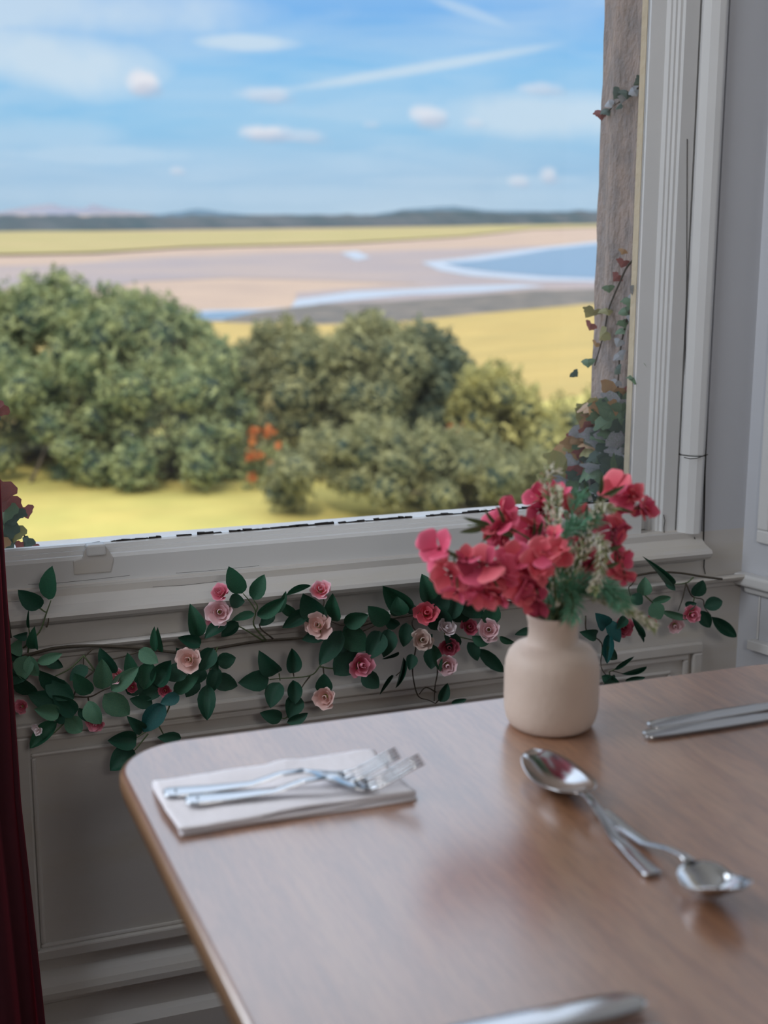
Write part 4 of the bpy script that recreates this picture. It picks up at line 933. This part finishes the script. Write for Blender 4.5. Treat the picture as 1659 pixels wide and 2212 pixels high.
GLv = [((104, 1296), (112, 1223), 38, M_), ((90, 1313), (39, 1275), 38, D_), ((64, 1357), (62, 1316), 5, M_), ((50, 1395), (17, 1402), 34, L_), ((75, 1405), (73, 1356), 24, M_), ((60, 1372), (30, 1375), 18, D_), ((55, 1415), (50, 1470), 40, L_), ((62, 1418), (82, 1462), 32, L_),
 ((80, 1432), (135, 1412), 22, L_), ((100, 1415), (138, 1440), 28, D_), ((222, 1490), (220, 1423), 38, L_), ((195, 1500), (160, 1455), 36, M_), ((240, 1493), (300, 1440), 32, L_), ((290, 1475), (275, 1410), 28, M_), ((190, 1515), (217, 1566), 38, L_), ((225, 1500), (280, 1545), 48, L_), ((126, 1540), (71, 1531), 32, L_),
 ((140, 1550), (176, 1580), 36, L_), ((125, 1560), (66, 1618), 34, M_), ((75, 1500), (28, 1455), 44, D_), ((140, 1490), (85, 1450), 46, D_), ((130, 1520), (60, 1500), 40, D_), ((100, 1470), (160, 1510), 44, D_), ((160, 1540), (110, 1500), 36, D_), ((170, 1530), (205, 1560), 26, D_), ((60, 1440), (20, 1480), 34, D_),
 ((292, 1597), (229, 1599), 38, D_), ((290, 1622), (238, 1667), 46, D_), ((392, 1594), (340, 1593), 24, D_), ((312, 1580), (276, 1549), 26, D_), ((355, 1520), (308, 1582), 42, T_),
 ((428, 1380), (412, 1306), 35, M_), ((432, 1390), (382, 1377), 26, D_), ((335, 1408), (333, 1354), 16, M_), ((350, 1410), (340, 1356), 16, M_), ((300, 1404), (342, 1432), 32, L_), ((340, 1480), (372, 1425), 40, D_), ((375, 1497), (432, 1455), 30, M_), ((388, 1503), (346, 1520), 26, T_), ((352, 1478), (298, 1512), 36, D_), ((425, 1465), (402, 1506), 32, D_),
 ((448, 1478), (447, 1557), 36, D_), ((455, 1465), (514, 1482), 36, D_), ((468, 1430), (510, 1421), 34, D_), ((440, 1440), (405, 1480), 36, D_), ((470, 1440), (452, 1500), 30, D_), ((330, 1430), (312, 1490), 40, M_), ((400, 1440), (362, 1470), 38, D_), ((450, 1410), (470, 1450), 26, D_),
 ((523, 1283), (494, 1224), 38, M_), ((547, 1296), (571, 1241), 32, M_), ((495, 1295), (529, 1300), 30, D_), ((556, 1328), (616, 1288), 30, M_), ((600, 1325), (618, 1277), 16, M_), ((618, 1286), (672, 1265), 13, M_), ((698, 1335), (655, 1278), 52, D_), ((718, 1345), (718, 1285), 36, M_), ((662, 1322), (611, 1356), 30, D_), ((705, 1370), (652, 1382), 26, D_),
 ((550, 1325), (500, 1340), 18, M_), ((490, 1345), (441, 1378), 28, D_), ((515, 1345), (478, 1376), 26, D_), ((592, 1322), (562, 1352), 24, D_), ((640, 1330), (600, 1300), 22, M_), ((738, 1362), (690, 1437), 40, D_), ((603, 1456), (559, 1409), 40, D_), ((633, 1452), (629, 1398), 31, D_), ((582, 1467), (515, 1475), 41, D_), ((603, 1473), (583, 1529), 38, D_), ((632, 1468), (637, 1520), 30, D_), ((642, 1500), (624, 1552), 38, D_),
 ((610, 1552), (562, 1540), 30, D_), ((620, 1562), (666, 1541), 22, D_), ((700, 1498), (700, 1455), 34, D_), ((772, 1405), (722, 1458), 58, D_), ((785, 1452), (818, 1487), 36, D_), ((742, 1347), (796, 1329), 34, M_), ((838, 1348), (795, 1310), 38, M_), ((884, 1312), (825, 1261), 46, M_), ((865, 1332), (858, 1290), 38, M_), ((928, 1302), (913, 1241), 40, M_),
 ((742, 1362), (795, 1404), 50, M_), ((822, 1362), (795, 1425), 44, D_), ((840, 1358), (830, 1420), 36, D_), ((878, 1345), (872, 1398), 32, D_), ((770, 1345), (745, 1390), 36, D_), ((925, 1335), (965, 1268), 50, D_), ((960, 1335), (1000, 1280), 46, D_), ((955, 1362), (940, 1305), 50, D_), ((990, 1300), (1048, 1332), 34, D_), ((985, 1345), (1000, 1300), 44, D_), ((900, 1310), (882, 1325), 26, D_),
 ((930, 1400), (932, 1446), 34, D_), ((935, 1392), (952, 1452), 20, M_), ((890, 1412), (885, 1448), 24, D_), ((872, 1420), (855, 1487), 9, D_), ((850, 1458), (820, 1501), 8, D_), ((862, 1408), (825, 1424), 7, D_), ((950, 1515), (966, 1474), 23, D_), ((975, 1520), (1008, 1510), 16, D_),
 ((1012, 1387), (1033, 1428), 25, D_), ((1034, 1402), (1090, 1453), 27, D_), ((1020, 1376), (1058, 1391), 22, M_), ((1078, 1376), (1112, 1389), 14, M_), ((1055, 1350), (1068, 1300), 38, M_), ((1152, 1360), (1112, 1371), 16, D_), ((1120, 1288), (1085, 1287), 11, T_), ((965, 1265), (937, 1235), 22, M_), ((1000, 1260), (960, 1250), 22, M_),
 ((1312, 1356), (1288, 1326), 32, T_), ((1292, 1372), (1254, 1366), 24, D_), ((1313, 1340), (1339, 1388), 28, T_), ((1315, 1368), (1311, 1434), 22, T_), ((1300, 1400), (1334, 1424), 26, D_), ((1388, 1288), (1394, 1247), 30, L_), ((1440, 1262), (1391, 1203), 9, M_), ((1438, 1252), (1459, 1276), 15, D_), ((1500, 1289), (1519, 1253), 32, D_), ((1522, 1311), (1562, 1298), 28, D_), ((1512, 1318), (1533, 1355), 26, D_), ((1535, 1330), (1589, 1374), 25, D_),
 ((1482, 1310), (1506, 1302), 18, D_), ((1406, 1300), (1448, 1291), 15, L_), ((1408, 1303), (1428, 1338), 34, L_), ((1430, 1320), (1494, 1337), 16, L_), ((1365, 1332), (1393, 1378), 13, D_), ((1378, 1368), (1391, 1388), 5, D_), ((1365, 1285), (1388, 1305), 26, D_), ((1328, 1447), (1370, 1418), 9, D_), ((1343, 1456), (1398, 1440), 11, D_), ((1350, 1470), (1394, 1462), 15, D_), ((1300, 1460), (1340, 1480), 22, D_), ((1330, 1460), (1300, 1485), 20, D_), ((1350, 1335), (1330, 1360), 20, D_),
 # filler leaves in the dense parts
 ((250, 1455), (215, 1400), 34, D_), ((190, 1440), (150, 1470), 30, D_), ((120, 1560), (160, 1520), 34, D_), ((275, 1500), (310, 1460), 36, D_), ((330, 1520), (280, 1510), 28, D_), ((420, 1430), (380, 1400), 30, D_), ((460, 1400), (430, 1450), 36, D_), ((40, 1400), (28, 1430), 30, D_), ((720, 1400), (760, 1380), 34, D_), ((860, 1350), (830, 1330), 26, D_), ((990, 1400), (960, 1360), 30, D_), ((900, 1400), (935, 1370), 26, D_)]
leaves_done = 0
for i, (b, tp_, w, m_) in enumerate(GLv):
    Yl = GYp-.004-R.uniform(0, .022)-(0 if m_ is D_ else .006)
    pb = onY(*b, Yl+.004); pt = onY(*tp_, Yl-R.uniform(-.004, .012))
    me_ = LEAFS[3] if w < 14 else LEAFS[R.choice((0, 0, 1, 2))]
    leaf(gar, pb, pt, w*depth(pb)/F*1.12, me_, m_, (R.uniform(-.35, .35), R.uniform(-.35, .35)))
for a in [(476, 1280, 23, 'pink', .5, -.3), (474, 1322, 31, 'pale', .1, .2), (462, 1338, 20, 'pink', -.3, -.4), (692, 1273, 23, 'mix', .5, .1), (686, 1350, 30, 'peach', .2, -.1), (407, 1425, 29, 'peach', .1, -.1), (252, 1462, 18, 'mix', .2, -.5), (46, 1527, 17, 'pink', .0, .0),
          (206, 1562, 22, 'pink', -.4, .0), (80, 1575, 14, 'white', -.3, -.5), (356, 1492, 15, 'deep', 0, 0), (780, 1437, 30, 'pink', .0, .5), (702, 1506, 27, 'peach', .0, -.1), (921, 1325, 27, 'coral', .3, .1), (964, 1357, 24, 'white', .5, .5), (912, 1382, 26, 'beige', .1, .1), (1014, 1354, 20, 'deep', .2, .2),
          (1056, 1360, 28, 'pale', .1, -.1), (970, 1398, 22, 'deep', -.2, .1), (966, 1437, 24, 'pale', -.2, .1), (1348, 1355, 22, 'deep', -.1, .2), (1495, 1328, 20, 'pink', -.2, .2), (1458, 1352, 19, 'pale', -.3, 0), (1408, 1340, 12, 'deep', .1, .2), (285, 1485, 14, 'deep', 0, 0)]:
    dim = a[3] in ('deep',) or a[0] in (462, 252, 46, 206, 1458)
    rose(gar, a[0], a[1], a[2], a[3], (1.808 if dim else 1.790), a[4], a[5])

# ------------------------------------------------------------------ creepers outside
IVG = leafm('green_creeper_leaf', rgb(98, 132, 106), rgb(118, 144, 110)); IVO = leafm('orange_creeper_leaf', rgb(178, 136, 102), rgb(184, 152, 106)); IVR = leafm('red_creeper_leaf', rgb(160, 88, 80), rgb(136, 78, 80))
IVL = leafm('pale_sheen_creeper_leaf', rgb(182, 178, 194), rgb(146, 160, 154), .3); IVD = leafm('dark_creeper_leaf', rgb(72, 96, 92), rgb(82, 104, 88)); IVY = leafm('yellow_green_creeper_leaf', rgb(146, 152, 100), rgb(164, 152, 102))  # leaf tones paled for the pane's veil; grey one has sheen in its colour
CM = {'g': IVG, 'o': IVO, 'r': IVR, 'l': IVL, 'd': IVD, 'y': IVY}
def creeper(lst, stems, place, label, s=1.15):
    o0 = place(*lst[0][:2]); e = empty('climbing_creeper', o0, label=label, cat='creeper')
    for px in stems:
        v, f = tube(smooth_path([place(x, y)+Vector((.004, .0, 0)) for x, y in px], 5), .0022, 5, .0012); mob('stem', v, f, WOODST, e, smooth=True)
    for (x, y, r, c) in lst:
        a = R.uniform(-2.4, -.7); 
        p0 = place(x-math.cos(a)*r*.6, y+math.sin(a)*r*.6); p1 = place(x+math.cos(a)*r*.9, y-math.sin(a)*r*.9)
        off = -FW*R.uniform(.0, .012)
        p1 = p1+Vector((R.uniform(-.008, .004), 0, 0))
        d_ = depth(p0)
        leaf(e, p0+off, p1+off, 2.0*r*d_/F*s, R.choice(LOBE), CM[c], (R.uniform(-.6, .8), R.uniform(-.6, .4)))
    return e
stp = lambda x, y: onX(x, y, XSt-.016) if x < 1382 else onY(min(x, 1399), y, GY+.026)
creeper([(1298, 250, 15, 'r'), (1310, 241, 12, 'd'), (1318, 225, 13, 'l'), (1333, 208, 15, 'd'), (1345, 218, 13, 'l'), (1357, 202, 15, 'd'), (1370, 196, 15, 'l'), (1381, 182, 13, 'd'), (1338, 232, 9, 'd'), (1392, 168, 9, 'd'), (1402, 158, 13, 'g'), (1412, 148, 14, 'g'), (1424, 145, 12, 'g'), (1403, 134, 10, 'l')],
        [[(1425, 148), (1400, 158), (1372, 192), (1340, 215), (1298, 248)]], lambda x, y: onX(x, y, XSt-.012) if x < 1388 else onY(min(x, 1412), y, GY+.026), 'high sprig of dark creeper crossing the stone jamb near the top right', 1.1)
bl = [(1377, 765, 17, 'g'), (1374, 792, 16, 'g'), (1345, 700, 12, 'g'), (1352, 672, 14, 'g'), (1362, 652, 15, 'g'), (1377, 632, 15, 'l'), (1370, 640, 12, 'l'), (1338, 740, 11, 'l'), (1335, 770, 12, 'l'), (1333, 800, 11, 'd'), (1332, 828, 10, 'l'), (1398, 590, 13, 'g'), (1396, 556, 14, 'o'), (1376, 575, 17, 'r'), (1345, 570, 12, 'r'), (1347, 545, 8, 'o'), (1335, 600, 10, 'r'), (1313, 625, 11, 'g'),
      (1312, 672, 13, 'y'), (1276, 680, 16, 'y'), (1272, 707, 12, 'r'), (1303, 725, 15, 'y'), (1285, 745, 9, 'o'), (1272, 783, 13, 'g'), (1341, 715, 10, 'g'), (1360, 690, 9, 'l'), (1373, 820, 13, 'g')]
creeper(bl, [[(1400, 535), (1355, 570), (1330, 620), (1310, 670), (1300, 720), (1280, 790)], [(1400, 620), (1370, 645), (1350, 690), (1335, 760), (1330, 840)], [(1379, 740), (1376, 790), (1374, 850)]], stp, 'thin red and green creeper strands trailing down the stone jamb', 1.4)
bottom = [(1240, 808, 9, 'd'), (1290, 872, 28, 'o'), (1322, 850, 26, 'o'), (1278, 905, 30, 'y'), (1268, 955, 32, 'r'), (1258, 930, 24, 'l'), (1242, 985, 38, 'o'), (1216, 1010, 34, 'y'), (1230, 1038, 32, 'l'), (1300, 950, 34, 'l'), (1312, 990, 42, 'l'), (1345, 945, 32, 'l'), (1340, 860, 26, 'd'), (1372, 852, 22, 'r'), (1355, 890, 38, 'g'), (1368, 930, 42, 'g'), (1365, 980, 42, 'g'), (1330, 1020, 38, 'd'),
          (1285, 1000, 36, 'g'), (1255, 1030, 32, 'd'), (1372, 1020, 34, 'd'), (1325, 895, 32, 'g'), (1300, 908, 26, 'g'), (1350, 1050, 36, 'd'), (1200, 1050, 28, 'y'), (1180, 1070, 24, 'o'), (1240, 1075, 40, 'y'), (1290, 1050, 40, 'd'), (1380, 890, 24, 'g'), (1320, 1060, 34, 'd'), (1200, 1085, 30, 'g'), (1350, 910, 30, 'd'), (1330, 960, 34, 'd'), (1290, 970, 30, 'd'), (1375, 960, 28, 'd'), (1365, 1080, 26, 'd'), (1285, 1090, 30, 'd'), (1205, 1030, 34, 'o'), (1190, 1060, 34, 'y'), (1175, 1095, 34, 'o'), (1225, 1060, 34, 'l'), (1250, 1000, 30, 'l'), (1270, 1040, 30, 'l'), (1205, 1075, 30, 'l'), (1318, 960, 30, 'l'), (1330, 990, 32, 'g'), (1300, 1020, 30, 'l'), (1262, 975, 26, 'r'), (1235, 1015, 26, 'r'), (1350, 870, 26, 'o'), (1308, 880, 24, 'o'), (1380, 870, 20, 'r')]
def bplace(x, y):
    x = min(x, 1382); y = min(y, 1092)
    if x > 1294:
        p = onX(x, y, XSt-.005-.035*(1392-x)/100)
        return p if p.y > GYo+.018 else onY(x, y, GYo+.018)
    return onY(x, y, Yout-.01+.09*(1294-x)/130)
R2 = random.Random(5)
for i in range(85):
    y = R2.uniform(880, 1105); lo = 1300-(y-860)*.62; x = R2.uniform(max(1165, lo), 1388)
    bottom.append((x, y, R2.uniform(16, 30), R2.choice('ggdldlgdg') if x > lo+55 else R2.choice('oylorg')))
for i in range(75):
    bottom.append((R2.uniform(1318, 1386), R2.uniform(872, 1100), R2.uniform(18, 32), R2.choice('ggdddgl')))
creeper(bottom, [[(1390, 850), (1350, 900), (1300, 960), (1240, 1060)], [(1390, 920), (1370, 1000), (1340, 1090)], [(1300, 870), (1270, 920), (1220, 1000), (1180, 1090)]], bplace, 'dense green and orange creeper leaves massed at the foot of the stone jamb', 1.45)
lp = lambda x, y: onY(x, y, GY+.075)
creeper([(4, 884, 20, 'r'), (6, 1062, 36, 'r'), (22, 1085, 26, 'r'), (14, 1104, 32, 'g'), (8, 1148, 34, 'd'), (60, 1106, 20, 'r'), (40, 1110, 20, 'd'), (35, 1150, 26, 'y'), (6, 1172, 22, 'o'), (47, 1180, 15, 'r'), (62, 1172, 18, 'd'), (30, 1128, 22, 'd'), (20, 1180, 24, 'd'), (80, 1180, 9, 'r'), (-30, 1080, 40, 'd'), (-30, 1140, 40, 'g'), (-20, 890, 24, 'd'), (-40, 950, 30, 'r'), (-40, 1010, 34, 'g')],
        [[(-40, 860), (-30, 1000), (0, 1080), (60, 1180)], [(-30, 1000), (20, 1130), (10, 1185)]], lp, 'autumn red and green creeper leaves outside the lower left corner of the glass')

# ------------------------------------------------------------------ bouquet in the vase
vd = vase_d
BP = [petal_mesh('blossom_petal', .08, .72, .95, 1.75, .04, .35, 8, 7, .35), petal_mesh('blossom_petal_open', .08, .98, .62, 1.6, .10, .3, 8, 7, .35)]
vv, ff = lathe([(.02, -.30), (.12, -.26), (.15, -.05), (.12, .08), (.05, .16), (.01, .2)], 0, 0, 8)
BC = mesh_data('blossom_centre', vv, ff, STAM, True)
mouth = Vector((VX, VY, z_nt-.01))
def spray(label, flowers, stempx, leaves=(), bd=0.0, ddstart=0.0):
    base_ = mouth+Vector((R.uniform(-.01, .01), R.uniform(-.01, .01), -.03))
    e = empty('blossom_spray', base_, label=label, cat='flower spray')
    pts = [base_, base_+Vector((0, 0, .025))]
    for i, (x, y) in enumerate(stempx): pts.append(atD(x, y, vd+bd*(i+1)/len(stempx)))
    v, f = tube(smooth_path(pts, 6), .0015, 6, .0008); mob('stem', v, f, GSTEM, e, smooth=True)
    for (x, y, r, c, u_, s_) in flowers:
        dd = vd+bd+R.uniform(-.008, .008); c_ = atD(x, y, dd); sc = r*dd/F*1.12
        ax = (-FW*.55+UP*(u_+R.uniform(-.3, .3))+RT*(s_+R.uniform(-.4, .4))).normalized(); o_ = c_-ax*sc*.3
        b = inst('blossom', BC, e, basis(ax, o_-WL[e], sc, R.uniform(0, 6)), None)
        for k in range(5):
            inst('petal', BP[R.choice((0, 0, 1))], b, Matrix.Rotation(2*PI*k/5+R.uniform(-.2, .2), 4, 'Z') @ Matrix.Rotation(R.uniform(-.25, .55), 4, 'Y') @ Matrix.Scale(R.uniform(.85, 1.2), 4), BLOS[c if R.random() < .7 else (c+1) % 2])
        # short stalk to the nearest stem point
        near = min(pts[1:], key=lambda q: (q-o_).length)
        v, f = tube([o_-ax*sc*.25, (o_+near)/2-ax*sc*.3, near], .0008, 5); mob('stalk', v, f, GSTEM, e, smooth=True)
    for (b0, t0, w) in leaves:
        p0 = atD(*b0, vd+bd-.005); p1 = atD(*t0, vd+bd-.012)
        leaf(e, p0, p1, w*vd/F, LEAFS[R.choice((0, 1))], OLIVE, (R.uniform(-.3, .3), R.uniform(-.3, .3)))
    return e
spray('long coral blossom spray arching low to the left over the window rail', [(945, 1180, 36, 0, .4, -.5), (938, 1205, 26, 0, .0, -.7), (968, 1245, 40, 1, -.3, -.5), (985, 1285, 26, 1, -.9, -.2), (1008, 1200, 24, 0, .7, 0), (1012, 1262, 34, 0, -.5, -.2), (1040, 1210, 42, 2, .3, 0), (1055, 1255, 46, 2, -.1, 0), (1045, 1290, 34, 1, -.9, -.1), (1075, 1290, 26, 0, -.9, -.3), (1085, 1235, 40, 0, .2, .2)],
      [(1170, 1290), (1110, 1240), (1040, 1215), (980, 1200), (955, 1195)], [((1000, 1212), (960, 1185), 8)], -.05)
spray('coral blossom spray with its flowers massed just left of the vase mouth', [(1110, 1205, 36, 0, .4, .1), (1105, 1250, 42, 0, 0, 0), (1130, 1275, 34, 2, -.3, 0), (1150, 1285, 40, 0, -.3, .1), (1160, 1305, 32, 2, -.6, .1), (1135, 1235, 34, 1, .2, .3)],
      [(1180, 1290), (1150, 1250), (1110, 1225)], (), -.03)
spray('coral blossom spray with olive leaves at the upper left of the bouquet', [(1092, 1108, 34, 0, .6, .1), (1075, 1125, 32, 0, .3, -.3), (1085, 1150, 28, 2, -.2, 0), (1080, 1165, 26, 2, -.6, -.2), (1062, 1155, 20, 0, -.3, -.6)],
      [(1190, 1290), (1165, 1190), (1110, 1145), (1060, 1135), (1010, 1135)], [((1060, 1134), (1000, 1118), 12), ((1050, 1138), (992, 1150), 14), ((1078, 1135), (1046, 1100), 10), ((1090, 1132), (1072, 1090), 9), ((1072, 1140), (1040, 1172), 8), ((1110, 1160), (1075, 1150), 14)], .01)
spray('coral blossom spray standing up at the top centre of the bouquet', [(1168, 1070, 34, 0, .6, -.2), (1200, 1062, 30, 0, .7, .2), (1170, 1105, 34, 0, -.1, -.3), (1214, 1075, 22, 2, .2, .6), (1140, 1140, 32, 0, .1, -.3), (1160, 1150, 26, 1, -.2, .1), (1232, 1102, 20, 1, .2, .1), (1256, 1104, 16, 1, .2, .2)],
      [(1195, 1280), (1190, 1180), (1180, 1100), (1185, 1065)], [((1168, 1150), (1182, 1110), 12), ((1150, 1160), (1155, 1120), 8), ((1160, 1165), (1172, 1125), 9)], .02)
spray('coral blossom spray in the middle of the bouquet above the vase mouth', [(1172, 1190, 30, 1, .2, -.2), (1195, 1185, 34, 1, .4, 0), (1210, 1200, 30, 1, 0, .3), (1160, 1225, 30, 1, -.1, -.2), (1178, 1240, 28, 1, -.4, .1), (1195, 1150, 20, 0, .5, 0)],
      [(1200, 1290), (1195, 1240), (1190, 1200)], (), -.055)
spray('dark coral blossom spray deep in the right middle of the bouquet', [(1262, 1195, 32, 2, .2, .2), (1268, 1230, 32, 2, -.3, .2), (1250, 1175, 26, 2, .4, 0)], [(1215, 1290), (1245, 1220)], (), .0)
spray('coral blossom spray pointing to the upper right against the window stile', [(1325, 1050, 32, 0, .7, -.2), (1345, 1075, 30, 0, .0, -.1), (1362, 1065, 32, 0, .6, .2), (1345, 1092, 22, 0, -.6, 0), (1398, 1082, 30, 0, .3, .7), (1400, 1100, 26, 0, -.2, .7), (1385, 1100, 22, 2, -.3, .3)],
      [(1210, 1290), (1240, 1190), (1290, 1110), (1340, 1100), (1390, 1098)], [((1285, 1085), (1352, 1048), 14), ((1295, 1070), (1300, 1022), 10), ((1275, 1075), (1260, 1044), 8), ((1300, 1090), (1290, 1072), 8), ((1320, 1100), (1370, 1108), 8), ((1265, 1120), (1268, 1088), 8)], .0)
spray('coral blossom spray drooping at the right side of the bouquet', [(1322, 1145, 32, 2, .2, .2), (1335, 1160, 26, 2, -.1, .4), (1342, 1130, 20, 2, .4, .5), (1330, 1185, 20, 1, .1, .4), (1335, 1215, 32, 1, .2, .3), (1352, 1205, 24, 1, .3, .5), (1345, 1240, 24, 1, -.9, .3), (1350, 1255, 18, 1, -.9, .2)],
      [(1215, 1290), (1260, 1240), (1300, 1190), (1330, 1180)], [((1300, 1190), (1346, 1178), 12), ((1305, 1225), (1340, 1214), 11)], -.01)
def sprig(name, label, cat, path, m, n, ln, wd, rad0, rad1, bd=0.0, start=.25, droop=0.0, green=None, sz=1.0):
    base_ = mouth+Vector((R.uniform(-.008, .008), R.uniform(-.008, .008), -.03))
    e = empty(name, base_, label=label, cat=cat)
    pts = [base_, base_+Vector((0, 0, .025))]+[atD(x, y, vd+bd*(i+1)/len(path)) for i, (x, y) in enumerate(path)]
    sp_ = smooth_path(pts, 8); v, f = tube(sp_, .0014, 6, .0006); mob('stem', v, f, GSTEM, e, smooth=True)
    for mi, (mm_, frac) in enumerate(((m, 1.0 if green is None else .6),)+(((green, .4),) if green else ())):
        V, Fc = [], []
        for i in range(int(n*frac)):
            u = start+(1-start)*R.random(); k = u*(len(sp_)-1); j = min(int(k), len(sp_)-2); p = sp_[j].lerp(sp_[j+1], k-j)
            d = (sp_[j+1]-sp_[j]).normalized(); q = Vector((R.gauss(0, 1), R.gauss(0, 1), R.gauss(0, 1))); q = (q-d*q.dot(d)).normalized()
            rad = (rad0+(rad1-rad0)*(u-start)/(1-start))*R.uniform(.3, 1)
            a = p+q*rad*.4; b = p+q*rad+d*rad*.5; w = wd*R.uniform(.7, 1.3)
            s_ = q.cross(d).normalized()*w; kk = len(V)
            bb = a+(b-a).normalized()*ln*R.uniform(.6, 1.2)*1.0+d*ln*.3
            mid = (a+bb)/2
            V += [a, mid+s_, bb, mid-s_, mid+q.cross(s_).normalized()*w]; Fc += [(kk, kk+1, kk+4), (kk+1, kk+2, kk+4), (kk+2, kk+3, kk+4), (kk+3, kk, kk+4)]
        mob('florets' if name == 'heather_sprig' else 'needles', V, Fc, mm_, e)['kind'] = 'stuff'
    return e
for lab, pth, n_, bd in [('white heather sprig reaching down to the lower right of the vase mouth', [(1230, 1275), (1290, 1285), (1350, 1315), (1412, 1352)], 520, -.03),
                    ('white heather sprig falling through the middle right of the bouquet', [(1225, 1270), (1270, 1180), (1300, 1175), (1296, 1235), (1285, 1270)], 420, -.06),
                    ('white heather sprig with pale tips at the upper right centre', [(1225, 1270), (1265, 1160), (1290, 1105), (1318, 1098)], 300, -.05),
                    ('thin white heather sprig standing at the top left of the bouquet', [(1200, 1270), (1192, 1160), (1186, 1080), (1178, 1030), (1196, 1014)], 240, -.04),
                    ('short white heather sprig low at the vase mouth', [(1205, 1290), (1215, 1240), (1230, 1180)], 160, -.02),
                    ('thin white heather sprig rising at the top centre beside the green frond', [(1205, 1270), (1205, 1170), (1204, 1090), (1203, 1060)], 160, -.05)]:
    sprig('heather_sprig', lab, 'flower sprig', pth, HEATH, int(n_*.9), .0070, .0013, .012, .005, bd, .30, green=HEATHG)
for lab, pth, n_, bd, ra in [('green plastic fern frond spreading over the right front of the vase mouth', [(1225, 1285), (1260, 1262), (1310, 1272), (1340, 1300)], 1000, -.045, .020),
                    ('green plastic fern frond hanging over the rim of the vase', [(1212, 1285), (1228, 1275), (1238, 1300), (1236, 1325)], 420, -.045, .012),
                    ('green plastic fern frond in the upper centre of the bouquet', [(1210, 1270), (1215, 1170), (1240, 1140), (1290, 1120)], 700, -.03, .016),
                    ('small green plastic fern frond standing up at the top centre', [(1210, 1270), (1225, 1160), (1240, 1100), (1252, 1072)], 260, -.02, .008),
                    ('dark green fern frond filling the centre of the bouquet', [(1205, 1290), (1200, 1250), (1215, 1215)], 700, .0, .024)]:
    sprig('fern_frond', lab, 'fern', pth, FERN if 'dark' not in lab else LEAF_M, int(n_*.7), .012, .0007, ra, ra*.6, bd, .28)
print('objects', len(bpy.data.objects), 'tris', sum(len(o.data.polygons) for o in bpy.data.objects if o.type == 'MESH'))
